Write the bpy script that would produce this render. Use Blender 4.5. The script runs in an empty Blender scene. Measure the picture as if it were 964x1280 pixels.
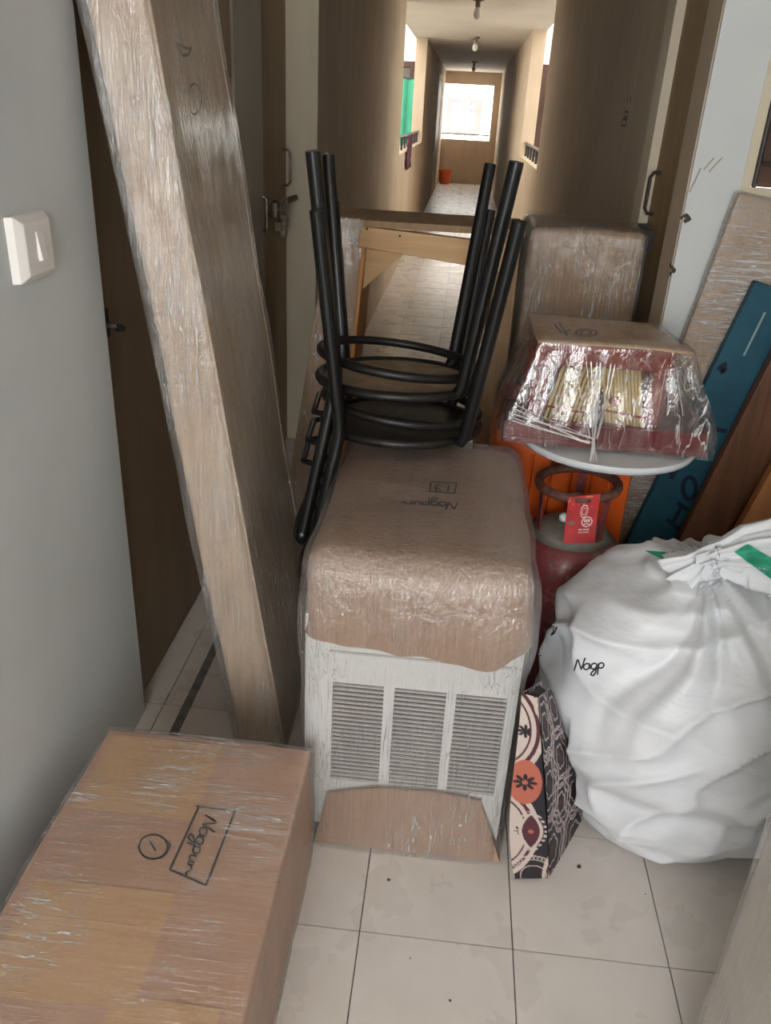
import bpy, bmesh, math, random
import numpy as np
from mathutils import Vector, Matrix, noise
from mathutils.bvhtree import BVHTree

random.seed(7)
scene = bpy.context.scene
col = scene.collection
PI = math.pi

# ------------------------------------------------------------------ camera
F, H = 1022.7, 1.5
_p, _r, _y = math.radians(26.153), math.radians(3.126), math.radians(-4.0)
FW = Vector((math.sin(_y)*math.cos(_p), math.cos(_y)*math.cos(_p), -math.sin(_p)))
RT0 = Vector((math.cos(_y), -math.sin(_y), 0)); UP0 = RT0.cross(FW)
RT = math.cos(_r)*RT0 + math.sin(_r)*UP0
UP = -math.sin(_r)*RT0 + math.cos(_r)*UP0
O = Vector((0, 0, H))
cd = bpy.data.cameras.new('camera'); cam = bpy.data.objects.new('camera', cd); col.objects.link(cam)
m = Matrix((RT, UP, -FW)).transposed().to_4x4(); m.translation = O
cam.matrix_world = m
cd.sensor_fit = 'VERTICAL'; cd.sensor_height = 24; cd.lens = F/1280*24; cd.clip_start = .02; cd.clip_end = 200
scene.camera = cam

# ------------------------------------------------------------------ world, light, exposure
w = bpy.data.worlds.new('overcast_sky'); scene.world = w; w.use_nodes = True
bg = w.node_tree.nodes['Background']; bg.inputs[0].default_value = (.98, .99, 1, 1); bg.inputs[1].default_value = 8.0
def daylight(name, loc, rot, sx, sy, power, color):
    l = bpy.data.lights.new(name, 'AREA'); l.shape = 'RECTANGLE'; l.size = sx; l.size_y = sy
    l.energy = power; l.color = color
    o = bpy.data.objects.new(name, l); o.location = loc; o.rotation_euler = rot; col.objects.link(o)
# daylight that falls through the wide balcony opening of the lobby, behind the photographer
daylight('balcony_daylight_offscreen', (-.20, -1.74, 1.40), (math.radians(84), 0, math.radians(-2)), 1.04, 1.65, 17, (.985, .99, 1))
vs = scene.view_settings
vs.view_transform = 'Standard'; vs.look = 'None'; vs.exposure = 0.16; vs.gamma = 1; vs.use_curve_mapping = False

# ------------------------------------------------------------------ pixel helpers (964 x 1280 photo)
def ray(u, v): return FW*F + RT*(u-482) - UP*(v-640)
def onz(u, v, z=0): d = ray(u, v); return O + d*((z-H)/d.z)
def ony(u, v, y): d = ray(u, v); return O + d*(y/d.y)
def onx(u, v, x): d = ray(u, v); return O + d*(x/d.x)

# ------------------------------------------------------------------ materials
def srgb(r, g, b):
    f = lambda c: (c/255/12.92 if c/255 <= .04045 else ((c/255+.055)/1.055)**2.4)
    return (f(r), f(g), f(b), 1)
MATS = {}
class N:
    def __init__(s, name):
        s.m = bpy.data.materials.new(name); s.m.use_nodes = True; s.t = s.m.node_tree; s.t.nodes.clear()
        s.out = s.t.nodes.new('ShaderNodeOutputMaterial')
    def new(s, typ, **kw):
        n = s.t.nodes.new('ShaderNode'+typ)
        for k, v in kw.items(): setattr(n, k, v)
        return n
    def link(s, a, b): s.t.links.new(a, b)
    def coords(s, scale=(1, 1, 1), kind='Object', rot=(0, 0, 0)):
        c = s.new('TexCoord'); mp = s.new('Mapping'); mp.inputs['Scale'].default_value = scale; mp.inputs['Rotation'].default_value = rot
        s.link(c.outputs[kind], mp.inputs[0]); return mp.outputs[0]
    def noise(s, vec, scale=5, detail=3, rough=.55, dist=0):
        n = s.new('TexNoise'); n.inputs['Scale'].default_value = scale; n.inputs['Detail'].default_value = detail
        n.inputs['Roughness'].default_value = rough; n.inputs['Distortion'].default_value = dist
        s.link(vec, n.inputs['Vector']); return n.outputs[0]
    def ramp(s, fac, stops):
        n = s.new('ValToRGB'); e = n.color_ramp.elements
        e[0].position, e[0].color = stops[0]; e[1].position, e[1].color = stops[-1]
        for p, c in stops[1:-1]: q = e.new(p); q.color = c
        s.link(fac, n.inputs[0]); return n.outputs[0]
    def mix(s, fac, a, b, mode='MIX'):
        n = s.new('MixRGB', blend_type=mode)
        for i, v in ((0, fac), (1, a), (2, b)):
            if hasattr(v, 'links'): s.link(v, n.inputs[i])
            else: n.inputs[i].default_value = v
        return n.outputs[0]
    def bump(s, h, st=.3, d=.01, prev=None):
        n = s.new('Bump'); n.inputs['Strength'].default_value = st; n.inputs['Distance'].default_value = d; s.link(h, n.inputs['Height'])
        if prev is not None: s.link(prev, n.inputs['Normal'])
        return n.outputs[0]
    def pbr(s, color, rough=.6, normal=None, metal=0, coat=0, spec=.5, sub=0):
        p = s.new('BsdfPrincipled')
        if hasattr(color, 'links'): s.link(color, p.inputs['Base Color'])
        else: p.inputs['Base Color'].default_value = color
        if hasattr(rough, 'links'): s.link(rough, p.inputs['Roughness'])
        else: p.inputs['Roughness'].default_value = rough
        p.inputs['Metallic'].default_value = metal; p.inputs['Coat Weight'].default_value = coat; p.inputs['Coat Roughness'].default_value = .15
        p.inputs['Specular IOR Level'].default_value = spec
        if normal is not None: s.link(normal, p.inputs['Normal'])
        s.link(p.outputs[0], s.out.inputs[0]); return p
def grey(v): return (v, v, v, 1)

def mottled(name, c1, c2, scale=(3, 3, 3), rough=.6, bump=.1, nscale=4, detail=4, coat=0, spec=.4, metal=0, dist=0):
    n = N(name); v = n.coords(scale); f = n.noise(v, nscale, detail, .6, dist)
    c = n.ramp(f, [(.3, c1), (.72, c2)])
    b = n.bump(n.noise(n.coords(scale), nscale*6, 3), bump, .004)
    n.pbr(c, rough, b, metal, coat, spec); MATS[name] = n.m; return n.m

mottled('wall_paint', srgb(202, 204, 203), srgb(212, 214, 212), (1, 1, 1), .75, .12, 2.5)
mottled('wall_paint_white', srgb(202, 204, 203), srgb(212, 214, 212), (1, 1, 1), .75, .12, 2.5)
# corridor walls: plaster with vertical streaks of dirt
def wall_plaster(name, base, dirt):
    n = N(name)
    st = n.noise(n.coords((3, 3, .5)), 3, 5, .6)
    bl = n.noise(n.coords((1, 1, 1)), 1.6, 5, .6)
    c = n.ramp(n.mix(.6, st, bl), [(.36, dirt), (.62, base)])
    n.pbr(c, .8, n.bump(n.noise(n.coords(), 40, 3), .15, .004), 0, 0, .25); MATS[name] = n.m
wall_plaster('plaster', srgb(206, 188, 165), srgb(190, 170, 146))
wall_plaster('plaster_lit', srgb(222, 220, 214), srgb(208, 204, 197))  # lighter copy of the plaster with daylight put into its colour; not applied
mottled('ceiling_paint', srgb(206, 196, 182), srgb(216, 207, 194), (1, 1, 1), .85, .05, 2)
mottled('door_olive', srgb(134, 113, 90), srgb(148, 126, 101), (4, 4, .5), .5, .06, 3)
mottled('door_brown', srgb(156, 134, 106), srgb(170, 147, 118), (4, 4, .5), .55, .06, 3)
mottled('door_warm', srgb(150, 122, 88), srgb(166, 137, 101), (4, 4, .5), .55, .06, 3)
mottled('frame_cream', srgb(206, 194, 168), srgb(216, 204, 180), (3, 3, .6), .5, .08, 3)
mottled('pier_paint', srgb(190, 172, 148), srgb(204, 186, 163), (2, 2, .8), .7, .1, 3)
mottled('panel_grey', srgb(176, 172, 162), srgb(190, 185, 174), (2, 2, .5), .6, .05, 2)
mottled('steel', srgb(150, 140, 125), srgb(90, 80, 70), (8, 8, 8), .35, .1, 5, metal=.8)
mottled('iron_dark', srgb(40, 37, 36), srgb(62, 56, 52), (8, 8, 8), .5, .1, 5)
mottled('grout', srgb(84, 76, 70), srgb(120, 110, 102), (6, 6, 6), .9, .2, 5)
mottled('strip_dark', srgb(96, 92, 88), srgb(128, 122, 116), (6, 6, 6), .7, .2, 5)
def tile_mat(name, a, b):
    n = N(name)
    oi = n.new('ObjectInfo')
    c = n.ramp(n.noise(n.coords((1, 1, 1), 'Generated'), 3, 4), [(.3, a), (.7, b)])
    hsv = n.new('HueSaturation'); n.link(c, hsv.inputs['Color'])
    mr = n.new('MapRange'); mr.inputs[3].default_value = .95; mr.inputs[4].default_value = 1.04
    n.link(oi.outputs['Random'], mr.inputs[0]); n.link(mr.outputs[0], hsv.inputs['Value'])
    g = n.new('NewGeometry')
    sp = n.noise(g.outputs['Position'], 26, 5, .7)
    dirt = n.ramp(sp, [(.60, grey(0)), (.9, grey(.05))])
    c2 = n.mix(dirt, hsv.outputs[0], srgb(150, 136, 122))
    r = n.ramp(n.noise(g.outputs['Position'], 7, 3), [(.3, grey(.22)), (.7, grey(.40))])
    n.pbr(c2, r, None, 0, 0, .5); MATS[name] = n.m
tile_mat('tile', srgb(211, 202, 193), srgb(218, 210, 202))

def cardboard(name, a, b, stripes=0, axis=0, rough=.65):
    n = N(name)
    sc = [2, 2, 2]; sc[axis] = 14
    f = n.noise(n.coords(tuple(sc)), 3, 4, .6)
    c = n.ramp(f, [(.32, a), (.7, b)])
    nb = None
    if stripes:
        wv = n.new('TexWave', wave_type='BANDS', bands_direction='XYZ'[axis]); wv.inputs['Scale'].default_value = stripes
        wv.inputs['Distortion'].default_value = .6; n.link(n.coords(), wv.inputs[0])
        nb = n.bump(wv.outputs['Fac'], .25, .002)
    n.pbr(c, rough, n.bump(n.noise(n.coords(), 30, 3), .12, .003, nb), 0, 0, .3); MATS[name] = n.m
cardboard('carton', srgb(184, 143, 118), srgb(194, 154, 128), 0, 1)
cardboard('carton_patch', srgb(196, 155, 114), srgb(204, 165, 124), 0, 1)
cardboard('kraft', srgb(168, 135, 113), srgb(180, 148, 125), 0, 0)
cardboard('board_wrap', srgb(176, 153, 130), srgb(198, 176, 152), 18, 0)
cardboard('brown_sheet', srgb(150, 122, 92), srgb(170, 140, 108), 20, 0)
cardboard('brown_shaded', srgb(110, 88, 66), srgb(128, 103, 78), 20, 0)  # brown_sheet darkened so its colour stands for shade; not applied
cardboard('card_top', srgb(178, 148, 118), srgb(192, 162, 132), 25, 0)
cardboard('grey_wrap', srgb(176, 166, 154), srgb(196, 188, 178), 10, 0)
def wood(name, a, b, axis=0, s=1, rough=.5, coat=0):
    n = N(name); sc = [16*s]*3; sc[axis] = 1.2*s
    f = n.noise(n.coords(tuple(sc)), 2, 5, .6, .6)
    n.pbr(n.ramp(f, [(.3, a), (.7, b)]), rough, n.bump(f, .1, .002), 0, coat, .4); MATS[name] = n.m
wood('pine', srgb(200, 156, 104), srgb(222, 182, 132))
wood('pine_orange', srgb(190, 126, 70), srgb(206, 146, 88), 2)
wood('teak_dark', srgb(84, 54, 38), srgb(116, 76, 52), 2)
wood('plank', srgb(160, 105, 62), srgb(186, 128, 80), 2)
wood('shrine_wood', srgb(124, 48, 33), srgb(150, 64, 43), 2, 1, .35, .3)
wood('shrine_base', srgb(104, 24, 30), srgb(124, 34, 38), 0, 1, .35, .3)
mottled('blind_straw', srgb(222, 190, 120), srgb(238, 214, 152), (20, 20, 2), .5, .1, 3)
mottled('thread_red', srgb(150, 40, 40), srgb(170, 60, 50))
mottled('black_tube', srgb(8, 9, 10), srgb(16, 17, 18), (6, 6, 6), .36, .08, 4, coat=.2)
mottled('ring_dusty', srgb(9, 10, 10), srgb(34, 30, 27), (5, 5, 5), .42, .15, 6)
mottled('seat_ply', srgb(120, 100, 80), srgb(160, 140, 116), (4, 4, 4), .7, .2, 5)
mottled('seat_black', srgb(12, 12, 12), srgb(26, 25, 24), (5, 5, 5), .5, .3, 6)
mottled('cooler_white', srgb(238, 239, 236), srgb(243, 244, 242), (1, 1, 1), .45, .02, 2)
mottled('cooler_pad', srgb(50, 50, 52), srgb(76, 76, 78), (8, 8, 8), .8, .3, 6)
mottled('louver_grey', srgb(206, 206, 203), srgb(216, 216, 213), (3, 3, 3), .45, .02, 2)
mottled('plastic_white', srgb(212, 216, 218), srgb(224, 228, 230), (1, 1, 1), .3, .02, 2)
mottled('switch_white', srgb(226, 220, 214), srgb(234, 229, 223), (1, 1, 1), .3, .01, 2)
mottled('orange_plastic', srgb(212, 86, 28), srgb(226, 104, 40), (3, 3, 1), .35, .05, 3)
mottled('bucket_orange', srgb(214, 92, 48), srgb(224, 104, 58), (3, 3, 1), .4, .02, 3)
mottled('ring_rust', srgb(84, 52, 46), srgb(124, 84, 72), (10, 10, 10), .6, .4, 6)
mottled('brass', srgb(180, 160, 120), srgb(150, 130, 96), (10, 10, 10), .4, .2, 6, metal=.4)
def cylinder_paint():
    n = N('cylinder_paint')
    f = n.noise(n.coords((1, 1, 1)), 9, 6, .7, .5)
    g = n.noise(n.coords((1, 1, 1)), 40, 3, .6)
    c = n.ramp(f, [(.32, srgb(120, 96, 92)), (.5, srgb(138, 62, 64)), (.68, srgb(120, 50, 54))])
    c = n.mix(n.ramp(g, [(.55, grey(0)), (.7, grey(.6))]), c, srgb(150, 132, 124))
    n.pbr(c, .38, n.bump(g, .2, .003), 0, .2, .5); MATS['cylinder_paint'] = n.m
cylinder_paint()
mottled('cylinder_collar', srgb(128, 124, 116), srgb(150, 144, 134), (8, 8, 8), .6, .3, 6)
mottled('blue_board', srgb(24, 66, 84), srgb(32, 88, 104), (2, 2, 2), .55, .1, 3)
mottled('blue_ink', srgb(14, 28, 48), srgb(18, 34, 56))
mottled('blue_tape', srgb(130, 150, 150), srgb(150, 168, 168))
mottled('green_cloth', srgb(60, 150, 122), srgb(80, 168, 138), (6, 6, 1), .8, .2, 4)
mottled('purple_cloth', srgb(84, 50, 66), srgb(104, 66, 82), (6, 6, 6), .85, .3, 4)
mottled('dark_brown', srgb(66, 46, 36), srgb(82, 58, 46), (3, 3, 1), .6, .1, 3)
mottled('facade', srgb(230, 226, 216), srgb(240, 237, 230), (1, 1, 1), .9, .1, 2)
mottled('window_frame_grey', srgb(92, 87, 81), srgb(106, 100, 94), (1, 1, 1), .6, .1, 2)
mottled('pane', srgb(225, 230, 232), srgb(240, 242, 242), (1, 1, 1), .1, .01, 2)
mottled('ink', srgb(28, 26, 28), srgb(36, 34, 36), (9, 9, 9), .5, .01)
mottled('ink_faint', srgb(84, 72, 60), srgb(96, 82, 70), (9, 9, 9), .6, .01)
mottled('sack_green', srgb(34, 140, 108), srgb(50, 160, 126), (9, 9, 9), .5, .3, 8)
mottled('chip', srgb(70, 54, 44), srgb(96, 78, 64), (90, 90, 90), .8, .5)
mottled('bulb', srgb(235, 232, 224), srgb(245, 243, 236), (1, 1, 1), .2, .01)

def sack_mat():
    n = N('sack_white')
    c = n.ramp(n.noise(n.coords((1, 1, 1)), 3.5, 5, .6), [(.3, srgb(206, 208, 211)), (.6, srgb(222, 224, 227))])
    def wave(ax):
        wv = n.new('TexWave', wave_type='BANDS', bands_direction=ax); wv.inputs['Scale'].default_value = 150
        n.link(n.coords(), wv.inputs[0]); return wv.outputs['Fac']
    wb = n.bump(n.mix(.5, wave('X'), wave('Z')), .06, .001)
    wr = n.bump(n.noise(n.coords((2, 2, 5), 'Object', (0, .6, 0)), 4, 4, .5, .3), .22, .03, wb)
    p = n.pbr(c, .5, wr, 0, 0, .45)
    MATS['sack_white'] = n.m
sack_mat()

# stretch film: clear, streaked where bunched, with painted-in highlights and a sharp gloss
def film_mat(name, haze=(.04, .5), scale=(3, 60, 3), rot=(0, 0, 0), gloss=.10, bump=.5, rough=.12, thr=(.5, .75), pleat_glint=.55):
    n = N(name)
    v = n.coords(scale, 'Object', rot)
    st = n.noise(v, 3, 4, .65, .3)
    br = n.noise(n.coords((1, 1, 1)), 5, 3, .5)
    haz = n.ramp(n.mix(.35, st, br), [(thr[0], grey(haze[0])), (thr[1], grey(haze[1]))])
    # glints along the taut pleats, painted as thin white diffuse lines
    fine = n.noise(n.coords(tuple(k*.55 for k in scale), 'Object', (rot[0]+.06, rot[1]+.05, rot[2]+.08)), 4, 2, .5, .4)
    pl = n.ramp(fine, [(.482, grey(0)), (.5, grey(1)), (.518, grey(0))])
    pm = n.ramp(n.noise(n.coords((1.3, 1.3, 1.3)), 4, 2, .5), [(.43, grey(0)), (.56, grey(pleat_glint))])
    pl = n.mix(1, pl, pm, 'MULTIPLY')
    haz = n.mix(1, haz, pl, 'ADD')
    wr = n.noise(n.coords((1, 1, 1)), 16, 4, .6, 1.2)
    nb = n.bump(n.mix(.45, st, wr), bump, .012)
    nb = n.bump(pl, .6, .004, nb)
    tr = n.new('BsdfTransparent'); tr.inputs[0].default_value = (.99, .988, .985, 1)
    df = n.new('BsdfDiffuse'); df.inputs[0].default_value = (.86, .84, .82, 1); n.link(nb, df.inputs['Normal'])
    gl = n.new('BsdfGlossy'); gl.inputs['Roughness'].default_value = rough; n.link(nb, gl.inputs['Normal'])
    m1 = n.new('MixShader'); n.link(haz, m1.inputs[0]); n.link(tr.outputs[0], m1.inputs[1]); n.link(df.outputs[0], m1.inputs[2])
    lw = n.new('LayerWeight'); lw.inputs[0].default_value = .5; n.link(nb, lw.inputs['Normal'])
    pw = n.new('Math', operation='POWER'); n.link(lw.outputs['Facing'], pw.inputs[0]); pw.inputs[1].default_value = 3.5
    ma = n.new('Math', operation='MULTIPLY_ADD'); n.link(pw.outputs[0], ma.inputs[0]); ma.inputs[1].default_value = .35; ma.inputs[2].default_value = gloss; ma.use_clamp = True
    m2 = n.new('MixShader'); n.link(ma.outputs[0], m2.inputs[0]); n.link(m1.outputs[0], m2.inputs[1]); n.link(gl.outputs[0], m2.inputs[2])
    n.link(m2.outputs[0], n.out.inputs[0]); MATS[name] = n.m
film_mat('film_long', (.06, .50), (40, 40, 1.4), gloss=.12, bump=.8, pleat_glint=.8)
film_mat('film_across', (.04, .42), (3, 50, 30), gloss=.12, bump=.8, pleat_glint=.9)
film_mat('film_cooler', (.01, .16), (46, 46, 1.6), gloss=.28, bump=1.0, rough=.2, thr=(.5, .78), pleat_glint=.8)
film_mat('film_clear', (.03, .34), (12, 12, 3), gloss=.14, thr=(.53, .78), pleat_glint=.7)
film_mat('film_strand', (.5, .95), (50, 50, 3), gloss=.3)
film_mat('film_diag', (.06, .6), (3, 70, 70), (.0, .6, 0), thr=(.48, .64), pleat_glint=1)

# ------------------------------------------------------------------ object helpers
def tag(o, label=None, cat=None, group=None, kind=None):
    for k, v in (('label', label), ('category', cat), ('group', group), ('kind', kind)):
        if v: o[k] = v
    return o
def thing(name, loc, label, cat, group=None):
    o = bpy.data.objects.new(name, None); o.empty_display_size = .05; o.location = loc; col.objects.link(o)
    return tag(o, label, cat, group)
class MB:
    def __init__(s): s.v = []; s.f = []
    def add(s, vs, fs):
        k = len(s.v); s.v += [Vector(x) for x in vs]; s.f += [tuple(i+k for i in f) for f in fs]; return s
    def box(s, x0, x1, y0, y1, z0, z1):
        return s.add([(x, y, z) for z in (z0, z1) for y in (y0, y1) for x in (x0, x1)],
                     [(0, 2, 3, 1), (4, 5, 7, 6), (0, 1, 5, 4), (2, 6, 7, 3), (0, 4, 6, 2), (1, 3, 7, 5)])
    def hexa(s, p):  # 8 points: bottom 4 ccw, top 4 ccw
        return s.add(p, [(0, 3, 2, 1), (4, 5, 6, 7), (0, 1, 5, 4), (1, 2, 6, 5), (2, 3, 7, 6), (3, 0, 4, 7)])
    def tube(s, path, r, n=12, closed=False, cap=True):
        P = [Vector(p) for p in path]; L = len(P)
        rr = r if isinstance(r, (list, tuple)) else [r]*L
        vs, fs = [], []; prev = None
        for i in range(L):
            a = P[(i-1) % L] if closed or i > 0 else P[i]; b = P[(i+1) % L] if closed or i < L-1 else P[i]
            t = (b-a).normalized()
            if prev is None: u = t.orthogonal().normalized()
            else:
                u = prev - t*prev.dot(t)
                u = u.normalized() if u.length > 1e-6 else t.orthogonal().normalized()
            prev = u; w_ = t.cross(u)
            vs += [P[i] + (u*math.cos(2*PI*k/n) + w_*math.sin(2*PI*k/n))*rr[i] for k in range(n)]
        for i in range(L if closed else L-1):
            j = (i+1) % L
            fs += [(i*n+k, i*n+(k+1) % n, j*n+(k+1) % n, j*n+k) for k in range(n)]
        if cap and not closed: fs += [tuple(range(n-1, -1, -1)), tuple((L-1)*n+k for k in range(n))]
        return s.add(vs, fs)
    def lathe(s, prof, c=(0, 0, 0), n=32):
        vs, fs = [], []; L = len(prof)
        for r, z in prof: vs += [(c[0]+r*math.cos(2*PI*k/n), c[1]+r*math.sin(2*PI*k/n), c[2]+z) for k in range(n)]
        for i in range(L-1): fs += [(i*n+k, i*n+(k+1) % n, (i+1)*n+(k+1) % n, (i+1)*n+k) for k in range(n)]
        if prof[0][0] > 1e-4: fs.append(tuple(range(n-1, -1, -1)))
        if prof[-1][0] > 1e-4: fs.append(tuple((L-1)*n+k for k in range(n)))
        return s.add(vs, fs)
    def loft(s, loops, cap0=True, cap1=True):
        n = len(loops[0]); vs = [p for l in loops for p in l]; fs = []
        for i in range(len(loops)-1): fs += [(i*n+k, i*n+(k+1) % n, (i+1)*n+(k+1) % n, (i+1)*n+k) for k in range(n)]
        if cap0: fs.append(tuple(range(n-1, -1, -1)))
        if cap1: fs.append(tuple((len(loops)-1)*n+k for k in range(n)))
        return s.add(vs, fs)
    def xf(s, M):
        s.v = [M @ p for p in s.v]; return s
    def wob(s, amp, freq, seed=0, stretch=(1, 1, 1)):
        o = Vector((seed*13.7, seed*7.1, seed*3.3))
        for i, p in enumerate(s.v):
            q = Vector((p.x*stretch[0], p.y*stretch[1], p.z*stretch[2]))*freq + o
            s.v[i] = p + noise.noise_vector(q)*amp
        return s
    def build(s, name, mat, parent=None, smooth=False, bevel=0, auto=None):
        me = bpy.data.meshes.new(name); org = parent_org(parent)
        me.from_pydata([tuple(p-org) for p in s.v], [], s.f); me.update()
        if mat: me.materials.append(MATS[mat])
        o = bpy.data.objects.new(name, me); col.objects.link(o); o.parent = parent
        if smooth: me.shade_smooth()
        if smooth and auto: me.set_sharp_from_angle(angle=math.radians(auto))
        if bevel:
            b = o.modifiers.new('bevel', 'BEVEL'); b.width = bevel; b.segments = 2; b.limit_method = 'ANGLE'
        return o
def parent_org(p):
    v = Vector((0, 0, 0))
    while p is not None: v = v + p.location; p = p.parent
    return v
def rrect(x0, x1, y0, y1, r, nseg=14, ncorner=5):
    """points ccw around a rounded rectangle, the straight sides divided too"""
    pts = []
    cs = [((x1-r, y0+r), -90), ((x1-r, y1-r), 0), ((x0+r, y1-r), 90), ((x0+r, y0+r), 180)]
    for i, ((cx, cy), a0) in enumerate(cs):
        arc = [(cx+r*math.cos(math.radians(a0+90*k/ncorner)), cy+r*math.sin(math.radians(a0+90*k/ncorner))) for k in range(ncorner+1)]
        nx = cs[(i+1) % 4]; b = (nx[0][0]+r*math.cos(math.radians(nx[1])), nx[0][1]+r*math.sin(math.radians(nx[1])))
        pts += arc; a = arc[-1]
        pts += [(a[0]+(b[0]-a[0])*k/nseg, a[1]+(b[1]-a[1])*k/nseg) for k in range(1, nseg)]
    return pts
def rbox(x0, x1, y0, y1, z0, z1, r=.015, nz=12, nseg=14, ninset=5, bottom=True, hem=None):
    """a rounded box with divided faces; hem(x, y) gives the lower edge"""
    mb = MB(); loops = []
    rows = [(z0 if hem is None else None, 0)] if True else []
    zs = [(k/nz) for k in range(nz+1)]
    base = rrect(x0, x1, y0, y1, max(r, .004), nseg)
    for t in zs:
        loops.append([Vector((x, y, (hem(x, y) if hem else z0)*(1-t) + (z1-r)*t)) for x, y in base])
    for k in range(1, 5):
        a = PI/2*k/4; d = r*(1-math.cos(a)); z = z1-r+r*math.sin(a)
        loops.append([Vector((x, y, z)) for x, y in rrect(x0+d, x1-d, y0+d, y1-d, max(r-d, .003), nseg)])
    cx, cy = (x0+x1)/2, (y0+y1)/2
    last = loops[-1]
    for k in range(1, ninset+1):
        t = k/(ninset+.6)
        loops.append([Vector((p.x+(cx-p.x)*t, p.y+(cy-p.y)*t, z1)) for p in last])
    mb.loft(loops, cap0=bottom, cap1=True)
    return mb
def bvh_of(objs):
    dg = bpy.context.evaluated_depsgraph_get(); vs, fs = [], []
    for o in objs:
        k = len(vs); org = parent_org(o.parent) + o.location
        vs += [v.co + org for v in o.data.vertices]; fs += [tuple(i+k for i in p.vertices) for p in o.data.polygons]
    return BVHTree.FromPolygons(vs, fs)
def ink(name, strokes, tree, width, parent, mat='ink', off=.0012, label=None):
    """pen strokes given as photo pixels, laid as thin ribbons on the surface they were written on"""
    mb = MB()
    for st in strokes:
        pts = []
        for a, b in zip(st[:-1], st[1:]):
            k = max(1, int(math.hypot(b[0]-a[0], b[1]-a[1])/1.5))
            pts += [(a[0]+(b[0]-a[0])*i/k, a[1]+(b[1]-a[1])*i/k) for i in range(k)]
        pts.append(st[-1]); P = []
        for u, v in pts:
            hit, nrm, _, _ = tree.ray_cast(O, ray(u, v).normalized())
            if hit is not None: P.append((hit + (nrm if nrm.dot(hit-O) < 0 else -nrm)*off, nrm if nrm.dot(hit-O) < 0 else -nrm))
        vs, fs = [], []
        for i in range(len(P)):
            a = P[max(i-1, 0)][0]; b = P[min(i+1, len(P)-1)][0]
            if (b-a).length < 1e-7: t = Vector((1, 0, 0))
            else: t = (b-a).normalized()
            s_ = t.cross(P[i][1])
            s_ = s_.normalized()*width/2 if s_.length > 1e-6 else Vector((0, 0, width/2))
            e = P[i][1]*.0006
            vs += [P[i][0]-s_, P[i][0]+s_, P[i][0]+s_-e, P[i][0]-s_-e]
        for i in range(len(P)-1):
            k = 4*i
            for j in range(4): fs.append((k+j, k+(j+1) % 4, k+4+(j+1) % 4, k+4+j))
        if len(P) > 1: mb.add(vs, fs)
    o = mb.build(name, mat, parent)
    if label: o['label'] = label
    return o
def arc(cx, cy, rx, ry, a0, a1, n=14): return [(cx+rx*math.cos(math.radians(a0+(a1-a0)*k/n)), cy+ry*math.sin(math.radians(a0+(a1-a0)*k/n))) for k in range(n+1)]
GLY = {  # handwriting in local units: x along the line, y up
 'N': (.62, [[(0, -.05), (.12, .95), (.2, .9), (.5, .02), (.66, 1.1)]]),
 'a': (.52, [arc(.24, .28, .22, .28, 40, 330) + [(.42, .1), (.44, .55), (.47, .1), (.56, .05)]]),
 'g': (.52, [arc(.24, .28, .2, .27, 50, 350) + [(.45, .5), (.44, -.3), (.3, -.62), (.08, -.5), (.2, -.2), (.56, .1)]]),
 'p': (.52, [[(.05, .5), (.07, -.55), (.05, .35)] + arc(.24, .3, .2, .25, 150, -150)]),
 'u': (.5, [[(.03, .5), (.05, .1), (.18, 0), (.36, .15), (.4, .52), (.42, .1), (.52, .05)]]),
 'r': (.5, [[(.05, .5), (.08, .05), (.1, .3), (.24, .48), (.38, .42), (.5, .18), (.68, .3)]])}
def write(word, org, along, up):
    """strokes in pixels: 'along' is the whole word's run, 'up' one x-height unit"""
    W = sum(GLY[c][0] for c in word); x = 0; out = []
    for c in word:
        for st in GLY[c][1]:
            out.append([(org[0]+along[0]*(x+px)/W+up[0]*py, org[1]+along[1]*(x+px)/W+up[1]*py) for px, py in st])
        x += GLY[c][0]
    return out
def Z(strokes, ox, oy, sc): return [[(ox+x/sc, oy+y/sc) for x, y in st] for st in strokes]
def struct(mb, name, mat, parent=None, **kw):
    o = mb.build(name, mat, parent, **kw)
    if parent is None: o['kind'] = 'structure'
    return o

# ================================================================== THE SETTING
XL, XR = -.65, .60          # corridor walls
XD = -.775                  # plane of the doors on the left
YR = 3.79                   # where the left wall steps in
YE = 21.2                   # parapet at the corridor's end
ZC = 2.37
YW = 2.45                   # white wall beside the corridor mouth
# floor: a slab of mortar with tiles laid on it
fl = struct(MB().box(-2.4, 2.4, -1.9, 21.5, -.1, -.004), 'floor', 'grout')
T, GX, GY = .31, -.084, 1.114
tile_proto = MB().box(-T/2+.0013, T/2-.0013, -T/2+.0013, T/2-.0013, -.006, 0)
tiles = []
for i in range(-7, 8):
    for j in range(-9, 66):
        cx, cy = GX+(i+.5)*T, GY+(j+.5)*T
        if cy > 3.9:
            if not -.85 < cx < .82: continue
        elif not (-1.0 < cx < 1.45): continue
        if cy > 21.3: continue
        px = -1
        d = Vector((cx, cy, 0)) - O; zc = d.dot(FW)
        vis = False
        if zc > .2:
            u, v = 482+F*d.dot(RT)/zc, 640-F*d.dot(UP)/zc
            vis = -80 < u < 1040 and 0 < v < 1400
            px = F*T/zc * F*T/zc * abs(d.z)/d.length
        tiles.append((px if vis else 0, cx, cy))
tiles.sort(reverse=True)
me0 = None; rest = MB()
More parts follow.
